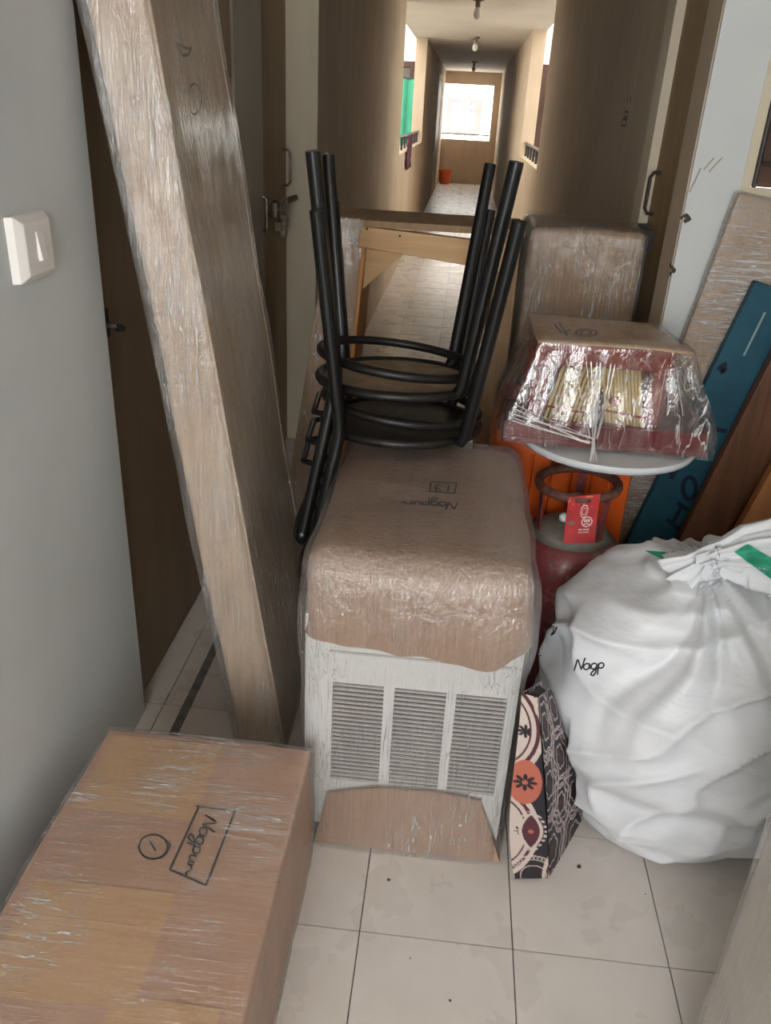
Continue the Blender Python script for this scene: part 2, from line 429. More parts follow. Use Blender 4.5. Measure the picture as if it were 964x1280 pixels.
for k, (px, cx, cy) in enumerate(tiles):
    if k < 296 and px > 0:
        if me0 is None:
            o = tile_proto.build('tile', 'tile', fl); me0 = o.data; o.location = (cx, cy, 0)
        else:
            o = bpy.data.objects.new('tile', me0); col.objects.link(o); o.parent = fl; o.location = (cx, cy, 0)
        o.rotation_euler = (random.uniform(-1, 1)*.0008, random.uniform(-1, 1)*.0008, random.uniform(-1, 1)*.0015)
    else: rest.box(cx-T/2+.0013, cx+T/2-.0013, cy-T/2+.0013, cy+T/2-.0013, -.006, 0)
tag(rest.build('tiles', 'tile', fl), kind='stuff')
struct(MB().box(-.652, -.628, 1.0, YR, -.004, .0015), 'trim_1', 'strip_dark')

struct(MB().box(-2.4, 2.4, -1.9, YW+.1, ZC+.03, ZC+.2).box(XL-.16, XR+.16, YW, 21.4, ZC, ZC+.2), 'ceiling', 'ceiling_paint')
# left: grey wall up to its corner, the doors, then the corridor wall
struct(MB().box(-.95, -.745, -1.9, 1.70, 0, 2.4), 'wall_left', 'wall_paint')
struct(MB().box(-.95, -.79, 1.70, YR, 0, 2.4).box(-.79, -.77, 2.93, 3.32, 0, 2.4), 'wall_left_recess', 'panel_grey')
wl = MB()
for y0, y1, z0, z1 in ((YR+.03, 8.5, 0, ZC), (8.5, 12.4, 0, 1.12), (12.4, YE, 0, ZC)): wl.box(XL-.15, XL, y0, y1, z0, z1)
struct(wl, 'wall_left_corridor', 'plaster')
wr = MB()
for y0, y1, z0, z1 in ((3.02, 7.72, 0, ZC), (7.72, 10.45, 0, 1.10), (10.45, 18.1, 0, ZC)): wr.box(XR, XR+.15, y0, y1, z0, z1)
struct(wr, 'wall_right_corridor', 'plaster')
struct(MB().box(XR+.03, XR+.17, 18.1, YE, 0, ZC), 'wall_right_end', 'plaster')
struct(MB().box(XR, XR+.15, YW, 2.60, 0, 2.4).box(XR+.05, XR+.15, 2.60, 3.02, 0, 2.4), 'wall_right_pier', 'pier_paint')
# white wall facing the lobby, with a window in it
wb = MB().box(XR+.003, .738, YW-.012, YW+.1, 0, 2.4).box(.738, 1.45, YW-.012, YW+.1, 0, 1.33).box(.738, 1.45, YW-.012, YW+.1, 2.1, 2.4).box(1.30, 1.45, YW-.012, YW+.1, 1.33, 2.1)
struct(wb, 'wall_back', 'wall_paint_white')
struct(MB().box(1.30, 1.45, -1.9, YW, 0, 2.4), 'wall_right', 'wall_paint_white')
# lobby end behind the photographer: parapet and lintel with an open balcony between
struct(MB().box(-.95, 1.45, -1.9, -1.78, 0, .6).box(-.95, 1.45, -1.9, -1.78, 2.3, 2.4).box(-.95, -.745, -1.9, -1.78, .6, 2.3).box(.34, 1.45, -1.9, -1.78, .6, 2.3), 'wall_front', 'wall_paint')
win = struct(MB().box(.738, .763, YW-.014, YW+.02, 1.33, 2.1).box(.763, 1.28, YW-.014, YW+.02, 1.33, 1.36).box(1.275, 1.30, YW-.014, YW+.02, 1.33, 2.1), 'window_1', 'frame_cream')
for k in range(9): MB().tube([(.778+k*.055, YW+.01, 1.36), (.778+k*.055, YW+.01, 2.1)], .006, 6).build('bar', 'iron_dark', win)
for k in range(5): MB().tube([(.763, YW+.01, 1.42+k*.16), (1.28, YW+.01, 1.42+k*.16)], .005, 6).build('bar', 'iron_dark', win)
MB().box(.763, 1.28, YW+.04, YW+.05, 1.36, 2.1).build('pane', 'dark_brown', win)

# doors on the left
d1 = struct(MB().box(XD-.02, XD, 1.705, 2.60, .004, 2.05), 'door_1', 'door_olive')
for z in (1.045,):
    MB().box(XD, XD+.012, 1.715, 1.76, z-.03, z+.03).tube([(XD+.012, 1.725, z), (XD+.035, 1.735, z), (XD+.04, 1.765, z-.012), (XD+.02, 1.785, z-.02)], .007, 8).build('bolt', 'iron_dark', d1)
MB().box(XD-.01, XD+.01, 2.60, 2.70, 0, 2.1).box(XD-.012, XD+.002, 2.70, 2.74, 0, 2.1).build('door_frame', 'frame_cream', d1)
struct(MB().box(XD-.015, XD-.004, 2.74, 2.93, 0, 2.1), 'trim_2', 'door_brown')
d2 = struct(MB().box(XD-.02, XD-.004, 3.32, YR, .004, 2.1), 'door_2', 'door_brown')
MB().box(XD-.03, XL+.004, YR, YR+.03, 0, 2.4).box(XL-.03, XL+.008, YR-.012, YR, 0, 2.4).build('door_frame', 'frame_cream', d2)
def handle(parent, x, y, z0, z1, out, r=.006, mat='steel'):
    MB().tube([(x, y, z0), (x+out*.7, y, z0), (x+out, y, z0+.015), (x+out, y, z1-.015), (x+out*.7, y, z1), (x, y, z1)], r, 8).build('handle', mat, parent)
handle(d2, XD, 3.70, 1.19, 1.33, .03)
bm_ = MB().tube([(XD+.02, 3.40, 1.105), (XD+.02, 3.70, 1.13)], .011, 8)
for y in (3.42, 3.52, 3.64): bm_.box(XD-.004, XD+.034, y-.012, y+.012, 1.09, 1.145)
bm_.tube([(XD+.02, 3.70, 1.13), (XD+.05, 3.74, 1.14)], .013, 8); bm_.build('bolt', 'steel', d2)
MB().box(XD-.004, XD+.02, 3.55, 3.72, 1.02, 1.055).box(XD+.01, XD+.03, 3.60, 3.64, .99, 1.08).build('latch', 'steel', d2)
for y in (2.96, 3.30):
    MB().tube([(-.77, y, 1.05), (-.755, y, 1.06), (-.755, y, 1.17), (-.77, y, 1.18)], .008, 8).build('bolt', 'steel', d2)
# door in the right wall beside the pier
d3 = struct(MB().box(XR+.026, XR+.05, 2.60, 3.0, .004, 2.1), 'door_3', 'door_warm')
MB().box(XR-.004, XR+.05, 3.0, 3.13, 0, 2.12).box(XR-.004, XR+.05, 2.585, 3.13, 2.1, 2.16).build('door_frame', 'frame_cream', d3)
handle(d3, XR+.026, 2.93, 1.235, 1.36, -.03, .006, 'iron_dark')
MB().tube([(XR+.0, 3.02, 1.175), (XR+.0, 2.84, 1.16)], .010, 8).box(XR-.012, XR+.028, 2.94, 2.965, 1.13, 1.20).box(XR-.012, XR+.028, 2.87, 2.90, 1.12, 1.19).build('bolt', 'iron_dark', d3)
# doors near the corridor's end
d4 = struct(MB().box(XL-.01, XL+.015, 17.0, 17.12, 0, 2.1).box(XL-.01, XL+.015, 19.0, 19.12, 0, 2.1).box(XL-.01, XL+.015, 17.0, 19.12, 2.1, 2.16), 'door_4', 'frame_cream')
MB().box(XL-.01, XL+.004, 17.12, 19.0, 0, 2.1).build('door_leaf', 'door_olive', d4)
d5 = struct(MB().box(XR+.0, XR+.04, 18.05, 18.12, 0, 2.12), 'door_5', 'door_olive')

# corridor end: parapet, opening, lintel, railing
struct(MB().box(XL-.15, XR+.2, YE, YE+.15, 0, .955).box(XL-.15, XR+.2, YE, YE+.15, 2.11, ZC+.2).box(XL-.15, XL-.03, YE, YE+.15, .955, 2.11).box(.475, XR+.2, YE, YE+.15, .955, 2.11), 'wall_end', 'plaster')
rl = thing('balcony_railing', (-.1, YE+.07, .955), 'thin dark metal railing along the parapet top at corridor end', 'railing')
MB().tube([(-.69, YE+.07, 1.07), (.47, YE+.07, 1.07)], .014, 8).build('rail', 'iron_dark', rl)
for x in (-.62, -.1, .42): MB().tube([(x, YE+.07, .955), (x, YE+.07, 1.07)], .011, 8).build('post', 'iron_dark', rl)
# facade across the yard with one window
fb = thing('opposite_building', (0, 24.0, -1), 'pale building across the yard beyond the corridor end', 'building')
MB().box(-6, -.64, 24, 24.3, -4, 6).box(.27, 6, 24, 24.3, -4, 6).box(-.64, .27, 24, 24.3, -4, 1.03).box(-.64, .27, 24, 24.3, 1.85, 6).build('wall', 'facade', fb)
wf = MB().box(-.64, -.55, 23.96, 24.2, 1.03, 1.85).box(.10, .27, 23.96, 24.2, 1.03, 1.85).box(-.55, .10, 23.96, 24.2, 1.76, 1.85).box(-.55, .10, 23.96, 24.2, 1.03, 1.09).build('window', 'window_frame_grey', fb)
MB().box(-.55, .10, 24.12, 24.14, 1.09, 1.76).build('pane', 'pane', wf)
MB().box(-.03, -.01, 24.05, 24.12, 1.09, 1.76).box(-.55, .10, 24.05, 24.12, 1.58, 1.60).build('mullion', 'window_frame_grey', wf)

# shafts outside the corridor openings
struct(MB().box(-2.6, XL-.15, 13.0, 13.2, -1, 5).box(-2.8, -2.6, 7.4, 13.2, -1, 5).box(-2.6, XL-.15, 7.2, 7.4, -1, 5), 'wall_shaft_left', 'facade')
struct(MB().box(XR+.15, 2.6, 10.95, 11.15, -1, 5).box(2.6, 2.8, 6.7, 11.15, -1, 5).box(XR+.15, 2.6, 6.5, 6.7, -1, 5), 'wall_shaft_right', 'facade')
g = thing('green_curtain', (-1.05, 12.9, 1.0), 'green cloth hung outside the left corridor opening', 'curtain')
mb = MB(); L0 = []
for k in range(25):
    x = -1.45+k*.027; L0.append((x, 12.9+.02*math.sin(k*1.3)))
mb.add([(x, y, z) for z in (1.05, 1.9) for x, y in L0]+[(x, y+.012, z) for z in (1.05, 1.9) for x, y in L0],
       [(k, k+1, 26+k, 25+k) for k in range(24)]+[(51+k, 50+k, 75+k, 76+k) for k in range(24)])
mb.build('cloth', 'green_cloth', g)
MB().tube([(-1.5, 12.9, 1.91), (-.8, 12.9, 1.91)], .012, 8).build('rod', 'iron_dark', g)
wn = struct(MB().box(-.90, -.80, 12.93, 13.0, .9, 2.12).box(-1.6, -.80, 12.95, 13.0, 2.05, 2.12), 'window_2', 'dark_brown')
MB().box(-1.6, -.90, 12.97, 13.0, 1.85, 2.05).build('pane', 'window_frame_grey', wn)
wn = struct(MB().box(XR+.16, 1.5, 10.90, 10.95, .4, 2.06), 'window_3', 'dark_brown')
MB().box(XR+.26, 1.4, 10.88, 10.90, .5, 1.96).build('pane', 'dark_brown', wn)
def railing(x, y0, y1, z, lab, n):
    r_ = thing('corridor_railing', (x, y0, z), lab, 'railing')
    MB().tube([(x, y0, z+.13), (x, y1, z+.13)], .018, 8).build('rail', 'steel', r_)
    for k in range(n):
        y = y0+.15+(y1-y0-.3)*k/(n-1); MB().box(x-.012, x+.012, y-.02, y+.02, z, z+.125).build('baluster', 'iron_dark', r_)
railing(XL-.06, 8.5, 12.4, 1.12, 'metal railing on the sill of the left corridor opening', 9)
railing(XR+.06, 7.72, 10.45, 1.10, 'metal railing on the sill of the right corridor opening', 7)
c = MB()
c.add([(XL+.018+.010*math.sin(k*1.7+j), 9.3+k*.05, 1.27-.055*j) for j in range(7) for k in range(13)],
      [(j*13+k, j*13+k+1, j*13+k+14, j*13+k+13) for j in range(6) for k in range(12)])
o = c.build('cloth', 'purple_cloth', None, True); sm = o.modifiers.new('s', 'SOLIDIFY'); sm.thickness = .008
tag(o, 'purple rag hung over the left corridor railing', 'cloth')

# ceiling lamp holders
for y in (8.0, 11.8, 17.2):
    L = thing('lamp_holder', (-.02, y, ZC), {8.0: 'bare bulb holder on the corridor ceiling, before the openings', 11.8: 'bare bulb holder hanging from the corridor ceiling between the openings', 17.2: 'bare bulb holder on the ceiling near the corridor end'}[y], 'lamp')
    MB().lathe([(.05, 0), (.05, -.02), (.022, -.03), (.022, -.07)], (-.02, y, ZC), 16).build('holder', 'steel', L, True, auto=40)
    MB().lathe([(.018, -.07), (.03, -.10), (.034, -.125), (.026, -.15), (.005, -.162)], (-.02, y, ZC), 16).build('bulb', 'bulb', L, True)
# bucket
b = thing('bucket', (-.485, 20.75, 0), 'orange plastic bucket on the floor by the end parapet', 'bucket')
MB().lathe([(.0, 0), (.105, 0), (.145, .29), (.155, .295), (.155, .31), (.138, .31), (.1, .012), (0, .012)], (-.485, 20.75, 0), 24).build('body', 'bucket_orange', b, True, auto=40)
MB().tube([(-.485+.15*math.cos(a), 20.75-.06*math.sin(a)-.02, .30-.10*math.sin(a)) for a in [PI*k/12 for k in range(13)]], .005, 6).build('bail', 'steel', b)
# light switch
s = thing('light_switch', onx(32, 310, -.745), 'white switch plate on the grey left wall', 'switch')
p = [onx(u, v, -.745) for u, v in ((8, 272), (55, 265), (57, 345), (18, 355))]
y0, y1, z0, z1 = 1.345, 1.465, 1.203, 1.312
mb = MB()
q = [(y0, z0), (y1, z0), (y1, z1), (y0, z1)]
qi = [(y0+.02, z0+.012), (y1-.008, z0+.012), (y1-.008, z1-.012), (y0+.02, z1-.012)]
mb.add([(-.746, y, z) for y, z in q]+[(-.733, y+(.006 if y == y0 else -.003), z) for y, z in q]+[(-.722, y, z) for y, z in qi],
       [(0, 1, 5, 4), (1, 2, 6, 5), (2, 3, 7, 6), (3, 0, 4, 7), (4, 5, 9, 8), (5, 6, 10, 9), (6, 7, 11, 10), (7, 4, 8, 11), (8, 9, 10, 11)])
mb.build('plate', 'switch_white', s, bevel=.002)
yc = (y0+y1)/2+.008
MB().add([(-.7225, yc-.012, 1.235), (-.7225, yc+.012, 1.235), (-.7225, yc+.012, 1.285), (-.7225, yc-.012, 1.285),
          (-.7145, yc-.011, 1.237), (-.7145, yc+.011, 1.237), (-.7205, yc+.011, 1.284), (-.7205, yc-.011, 1.284)],
         [(0, 1, 5, 4), (1, 2, 6, 5), (2, 3, 7, 6), (3, 0, 4, 7), (4, 5, 6, 7)]).build('rocker', 'switch_white', s)
# marks on the right wall
wt = bvh_of([bpy.data.objects['wall_right_corridor'], bpy.data.objects['wall_right_pier'], bpy.data.objects['wall_back']])
ink('marker_writing', Z([[(262, 365), (258, 390)], [(272, 365), (268, 392)], [(250, 425), (245, 445), (258, 448), (262, 428), (250, 425)], [(240, 455), (236, 478), (250, 480), (256, 456), (240, 455)]], 700, 0, 3.05), wt, .008, bpy.data.objects['wall_right_corridor'], 'ink_faint')

mottled('hole_dark', srgb(70, 64, 56), srgb(96, 88, 78), (60, 60, 60), .9, .5)
mottled('scratch', srgb(150, 138, 112), srgb(160, 148, 122))
ink('chipped_plaster', [[(852, 273), (858, 269), (862, 274), (855, 277)], [(838, 330), (843, 338), (837, 344)]], wt, .011, bpy.data.objects['wall_back'], 'hole_dark')
ink('scratch', [[(862, 240), (874, 215)], [(880, 212), (893, 197)], [(886, 215), (903, 197)], [(868, 228), (876, 210)]], wt, .003, bpy.data.objects['wall_back'], 'scratch')
wp = onx(407, 208, XL)
tag(MB().tube([wp+Vector((.006, .05*math.sin(a), .055*math.cos(a))) for a in [2*PI*k/24 for k in range(24)]], .006, 8, True).build('wire_loop', 'switch_white', None, True), 'small white wire loop hanging on the left corridor wall', 'wire')

# ================================================================== LARGE THINGS
# ---- wrapped slab leaning on the left wall
P0 = Vector((-.455, 1.60, 0)); P1 = onx(72, -150, -.735)
def lean_frame(b0, b1, depth_dir=Vector((0, 1, 0))):
    z = (b1-b0).normalized(); y = (depth_dir - z*depth_dir.dot(z)).normalized(); x = y.cross(z)
    M = Matrix((x, y, z)).transposed().to_4x4(); M.translation = b0; return M
M = lean_frame(P0, P1, Vector((0, 1, 0)))
LEN = (P1-P0).length
t = thing('wrapped_door_panel', P0, 'tall cardboard-covered slab in stretch film leaning on the left wall', 'panel')
rbox(0, .113, 0, .47, .012, LEN, .018, 40, 8).wob(.006, 3, 1).xf(M).build('slab', 'board_wrap', t, True, auto=50)
cardboard('brown_face', srgb(176, 153, 130), srgb(198, 176, 152), 18, 1)
rbox(.1135, .1155, .006, .464, .0, LEN-.01, .0009, 40, 8, 2).wob(.006, 3, 1).xf(M).build('face_sheet', 'brown_face', t)['label'] = 'cardboard sheet over the broad face'
hem = lambda x, y: .94 + .02*noise.noise(Vector((x*20, y*9, 1)))
rbox(-.002, .110, -.0025, .47, .006, .97, .016, 40, 8, 1).wob(.006, 3, 1).xf(M).build('cardboard_sheet', 'board_wrap', t, True, auto=50)
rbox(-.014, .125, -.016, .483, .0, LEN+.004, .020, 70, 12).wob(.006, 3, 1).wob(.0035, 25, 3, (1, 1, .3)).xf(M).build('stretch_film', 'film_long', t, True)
lt = bvh_of([o for o in t.children if o.name.startswith('slab')])
ink('marker_writing', [[(217, 50), (222, 62), (226, 70), (234, 68), (238, 58)], [(221, 55), (230, 60), (238, 62)]], lt, .006, t, 'ink_faint', .003)
ink('marker_scribble', [arc(241, 124, 9, 19, 0, 340)], lt, .004, t, 'ink_faint', .003)

# ---- the long carton in front on the left
bx0, bx1, by0, by1, bz = -.655, -.218, .42, 1.300, .295
t = thing('carton', (-.44, .86, 0), 'long film-wrapped cardboard carton marked 1 by the left wall', 'carton')
body = rbox(bx0, bx1, by0, by1, .0, bz, .008, 8, 14, 6).wob(.004, 4, 5).build('body', 'carton', t, True, auto=50)
for (u0, u1, v0, v1) in ((.02, .25, .66, .86), (.03, .27, .30, .50), (.235, .40, .20, .32), (.05, .26, .02, .2)):
    mb = MB(); nx, ny = 8, 8
    mb.add([(bx0+u0+(u1-u0)*i/nx, by0+v0+(v1-v0)*j/ny, bz+.0015) for j in range(ny+1) for i in range(nx+1)], [(j*(nx+1)+i, j*(nx+1)+i+1, (j+1)*(nx+1)+i+1, (j+1)*(nx+1)+i) for j in range(ny) for i in range(nx)])
    mb.wob(.004, 4, 5).build('tape', 'carton_patch', t, True)
ctree = bvh_of([body])
S1 = 2.295
ink('marker_frame', Z([[(563, 296), (672, 310)], [(676, 306), (592, 522)], [(592, 524), (487, 478)], [(487, 480), (572, 295)]], 0, 880, S1), ctree, .0042, t, 'ink', .0035)
ink('marker_word', Z(write('Nagpur', (590, 322), (-62, 160), (36, 15)), 0, 880, S1), ctree, .0036, t, 'ink', .0035)
ink('marker_number', Z([arc(440, 413, 41, 35, -30, 320, 24)+[(488, 408), (478, 432), (462, 446)], [(432, 400), (447, 425)]], 0, 880, S1), ctree, .0036, t, 'ink', .0035)
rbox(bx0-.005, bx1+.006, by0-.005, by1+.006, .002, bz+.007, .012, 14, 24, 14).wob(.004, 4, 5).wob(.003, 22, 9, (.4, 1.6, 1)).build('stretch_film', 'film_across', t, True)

# ---- air cooler
cx0, cx1, cyf, cyb, cz = -.243, .197, 1.355, 1.93, .668
t = thing('air_cooler', ((cx0+cx1)/2, 1.68, 0), 'white air cooler with three louvred panels, wrapped in film under brown paper', 'air cooler')
zt, zb = .432, .165
PX = [(-.185, -.078), (-.056, .052), (.072, .176)]
mb = MB().box(cx0, cx1, cyf+.03, cyb, .03, cz)
mb.build('body', 'cooler_white', t, bevel=.008)
fp = MB().box(cx0, PX[0][0], cyf, cyf+.03, .03, .595).box(PX[2][1], cx1, cyf, cyf+.03, .03, .595)
fp.box(PX[0][0], PX[2][1], cyf, cyf+.03, zt, .595).box(PX[0][0], PX[2][1], cyf, cyf+.03, .03, zb)
for a, b in ((0, 1), (1, 2)): fp.box(PX[a][1], PX[b][0], cyf, cyf+.03, zb, zt)
fp.build('front_panel', 'cooler_white', t)
MB().box(cx0+.05, cx1-.012, cyf-.004, cyf, .508, .512).build('groove', 'louver_grey', t)
lp = None; NL = 24
for (a, b) in PX:
    MB().box(a, b, cyf+.024, cyf+.031, zb, zt).build('pad', 'cooler_pad', t)
    lm = None
    for k in range(NL):
        z = zb+(zt-zb)*(k+.5)/NL
        if lm is None:
            o = MB().add([(a, cyf-.001, -.0024), (b, cyf-.001, -.0024), (b, cyf-.001, .0012), (a, cyf-.001, .0012),
                          (a, cyf+.003, -.0014), (b, cyf+.003, -.0014), (b, cyf+.003, .0016), (a, cyf+.003, .0016)],
                         [(0, 1, 2, 3), (0, 4, 5, 1), (3, 2, 6, 7), (4, 7, 6, 5), (0, 3, 7, 4), (1, 5, 6, 2)]).build('louver', 'louver_grey', t); lm = o.data
        else:
            o = bpy.data.objects.new('louver', lm); col.objects.link(o); o.parent = t
        o.location = (0, 0, z)
for x in (cx0+.03, cx1-.03):
    for y in (cyf+.05, cyb-.05): MB().box(x-.02, x+.02, y-.02, y+.02, 0, .032).build('foot', 'cooler_white', t)
def hemz(x, y):
    tt = (x-cx0)/(cx1-cx0)
    base = .552 - .035*max(0, min(1, tt/.85)) + (.035*max(0, (tt-.85)/.15))
    return base + .010*noise.noise(Vector((x*16, y*9, 3)))
pp = rbox(cx0-.005, cx1+.005, cyf-.014, cyb+.08, .5, .735, .055, 12, 22, 8, False, hemz)
for i, p in enumerate(pp.v):
    if p.z < .70: # skirt flares and ripples
        f_ = (.70-p.z)/.17; a = Vector((p.x-(cx0+cx1)/2, p.y-(cyf+cyb)/2, 0))
        pp.v[i] = p + a.normalized()*((.004+.009*abs(a.normalized().y))*f_ + .004*f_*math.sin(p.x*70+p.y*60))
paper = pp.wob(.006, 7, 11).wob(.002, 30, 12).build('paper_cover', 'kraft', t, True)
# cardboard tray folded up round the foot of the cooler
mb = MB()
ft = [ony(u, v, 1.338) for u, v in ((410, 992), (470, 985), (540, 990), (600, 1002))]; fb_ = [Vector((x, 1.322, .004)) for x in (-.215, -.07, .06, .206)]
for q in (0, .004): mb.add([Vector((p.x, p.y+q, p.z)) for p in ft]+[Vector((p.x, p.y+q, p.z)) for p in fb_], [(k, k+4, k+5, k+1) for k in range(3)])
mb.add([ft[-1], fb_[-1], (.206, 1.50, .004), (.206, 1.50, .10)], [(0, 1, 2, 3)])
mb.build('cardboard_tray', 'kraft', t)
fs_ = rbox(cx0-.014, cx1+.014, cyf-.030, cyb+.09, .003, .747, .058, 30, 26, 8, False)
for i, p in enumerate(fs_.v):
    if p.z < .22: fs_.v[i] = p + Vector((0, -.016*(1-p.z/.22), 0))
    elif .47 < p.z < .70:
        f_ = math.sin(PI*(p.z-.47)/.23); q_ = Vector((p.x-(cx0+cx1)/2, p.y-(cyf+cyb)/2, 0)).normalized()
        fs_.v[i] = p + q_*(.005+.010*abs(q_.y))*f_
    q_ = fs_.v[i]
    if q_.y > cyb+.03: fs_.v[i] = Vector((q_.x, cyb+.03+(q_.y-cyb-.03)*max(0, min(1, (q_.z-.50)/.08)), q_.z))
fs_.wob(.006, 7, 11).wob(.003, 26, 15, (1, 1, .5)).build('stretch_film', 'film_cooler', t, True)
ptree = bvh_of([paper]); S4 = 2.678
ink('marker_word', Z(write('Nagpur', (622, 398), (-178, -6), (-4, 24)), 340, 480, S4), ptree, .0034, t, 'ink', .002)
ink('marker_number', Z([[(530, 330), (618, 334)], [(618, 334), (611, 369)], [(611, 369), (528, 362)], [(528, 362), (533, 330)], [(592, 342), (588, 362)],
    [(568, 361), (552, 361), (548, 352), (560, 352), (546, 350), (549, 342), (566, 342)]], 340, 480, S4), ptree, .0034, t, 'ink', .002)

# ---- stacked upside-down chairs
def make_chair(label):
    t = thing('metal_chair', (0, 0, 0), label, 'chair', 'upside-down metal chairs stacked on the cooler')
    SH, R = .515, .0158
    MB().tube([(.20*math.cos(a), .20*math.sin(a), SH) for a in [2*PI*k/40 for k in range(40)]], .0125, 10, True).build('seat_ring', 'ring_dusty', t, True)
    MB().lathe([(0, -.004), (.188, -.004), (.190, .006), (.16, .016), (0, .02)], (0, 0, SH), 40).build('seat', 'seat_ply', t, True, auto=40)
    MB().tube([(.198*math.cos(a), .198*math.sin(a), SH-.050+.018*math.cos(a)) for a in [2*PI*k/40 for k in range(40)]], .0115, 10, True).build('leg_ring', 'ring_dusty', t, True)
    for s_ in (-1, 1):
        MB().tube([(.213, .235*s_, 0), (.15, .155*s_, SH-.02), (.14, .145*s_, SH)], R, 14).build('leg', 'black_tube', t, True, auto=50)
        # rear leg runs on into the back upright
        MB().tube([(-.206, .235*s_, 0), (-.152, .16*s_, SH-.05), (-.150, .158*s_, SH-.01), (-.158, .158*s_, SH+.03), (-.222, .165*s_, SH+.365)], R, 14).build('leg', 'black_tube', t, True, auto=50)
    top = [(-.222, -.165, SH+.365), (-.228, -.156, SH+.392), (-.238, -.11, SH+.405), (-.245, 0, SH+.41), (-.238, .11, SH+.405), (-.228, .156, SH+.392), (-.222, .165, SH+.365)]
    MB().tube(top, R, 12).build('top_rail', 'black_tube', t, True)
    for k, z in enumerate((.075, .15, .205)):
        xx = -.158-.064*(z-.03)/.335
        MB().tube([(xx-.040*max(0, min(1, (.120-abs(yy))/.03)), yy, SH+z) for yy in [.163-.326*q/40 for q in range(41)]], .0072, 8).build('back_wire', 'black_tube', t, True)
    return t
def chair_at(t, x, y, z, rz, tilt=-.065):
    t.location = (x, y, z); t.rotation_euler = (PI+tilt, 0, rz)
chA = make_chair('upper black tubular metal chair, upside down on another chair above the cooler')
chB = thing('metal_chair', (0, 0, 0), 'lower black tubular metal chair, upside down with its seat on the wrapped cooler', 'chair', 'upside-down metal chairs stacked on the cooler')
for ch in list(chA.children):
    c_ = ch.copy(); col.objects.link(c_); c_.parent = chB
    if c_.name.startswith('seat.'):
        c_.data = c_.data.copy(); c_.data.materials[0] = MATS['seat_black']
chair_at(chA, -.131, 2.0575, 1.402, math.radians(5))
chair_at(chB, -.117, 2.05, 1.290, math.radians(5))
chB.scale = (1, 1.15, 1)                                # the lower chair is the wider of the two
for ch in chB.children:
    if ch.name.startswith(('seat', 'leg_ring')): ch.scale = (1, 1.02/1.15, 1)

# ---- table frame blocking the corridor
t = thing('wooden_table', (-.1, 2.85, 0), 'film-wrapped wooden table with pine rail and open front, across the corridor mouth', 'table')
YT = 2.70
tl, tr = ony(418, 262, YT), ony(648, 280, YT)
MB().hexa([Vector((-.40, YT, 1.165)), Vector((.20, YT, 1.165)), Vector((.20, 3.02, 1.165)), Vector((-.40, 3.02, 1.165)),
           Vector((-.40, YT, 1.185)), Vector((.20, YT, 1.185)), Vector((.20, 3.02, 1.185)), Vector((-.40, 3.02, 1.185))]).build('top', 'brown_sheet', t)
rlp = [ony(452, 283, YT-.01), ony(640, 306, YT-.01), ony(640, 342, YT-.01), ony(448, 308, YT-.01)]
r4 = [rlp[3], rlp[2], rlp[1], rlp[0]]
MB().hexa([r4[0], r4[1], r4[1]+Vector((0, .035, 0)), r4[0]+Vector((0, .035, 0)), r4[3], r4[2], r4[2]+Vector((0, .035, 0)), r4[3]+Vector((0, .035, 0))]).build('rail', 'pine', t, bevel=.002)
# left side panel, splayed outwards to the floor
def plank(a0, a1, b0, b1, dy, name, mat, y=YT):
    # a: bottom left/right, b: top left/right (points), dy depth
    D = Vector((0, dy, 0))
    return MB().hexa([a0, a1, a1+D, a0+D, b0, b1, b1+D, b0+D]).build(name, mat, t, bevel=.002)
tb0, tb1 = ony(414, 268, YT), ony(455, 286, YT)
lo0, lo1 = ony(370, 545, YT), ony(436, 470, YT)
def ext(p, q, z): k = (z-p.z)/(q.z-p.z); return p+(q-p)*k
A0, A1 = ext(tb0, lo0, 0), ext(tb1, lo1, 0)
A0.x = max(A0.x, -.64); A1.x = max(A1.x, A0.x+.1)
plank(A0, A1, ext(tb0, lo0, 1.165), ext(tb1, lo1, 1.165), .018, 'side_board', 'brown_sheet')
plank(A1, A1+Vector((.012, 0, 0)), ext(tb1, lo1, 1.165), ext(tb1, lo1, 1.165)+Vector((.012, 0, 0)), .30, 'side_panel', 'pine_orange')
bp = [ony(458, 308, YT+.03), ony(506, 316, YT+.03), ony(454, 361, YT+.03)]; D = Vector((0, .02, 0))
MB().add([bp[0], bp[1], bp[2], bp[0]+D, bp[1]+D, bp[2]+D], [(0, 2, 1), (3, 4, 5), (0, 1, 4, 3), (1, 2, 5, 4), (2, 0, 3, 5)]).build('corner_brace', 'pine', t)
plank(Vector((.115, YT, 0)), Vector((.19, YT, 0)), Vector((.115, YT, 1.165)), Vector((.19, YT, 1.165)), .30, 'side_board', 'brown_sheet')
for u, v in ((459, 286), (500, 295), (594, 303), (595, 307)):
    p = ony(u, v, YT-.012); MB().lathe([(0, 0), (.004, 0), (.004, .002), (0, .002)], (0, 0, 0), 8).xf(Matrix.Translation(p) @ Matrix.Rotation(PI/2, 4, 'X')).build('screw', 'iron_dark', t)
ff = MB(); n1 = 30
nn = 20
ff.add([ext(tb0, lo0, 1.19*(1-j/nn)).lerp(ext(tb1, lo1, 1.19*(1-j/nn)), i/4)+Vector((0, -.008+.005*noise.noise(Vector((i*.8, j*.7, 5))), 0)) for j in range(nn+1) for i in range(5)], [(j*5+i, (j+1)*5+i, (j+1)*5+i+1, j*5+i+1) for j in range(nn) for i in range(4)])
ff.build('stretch_film', 'film_clear', t, True)

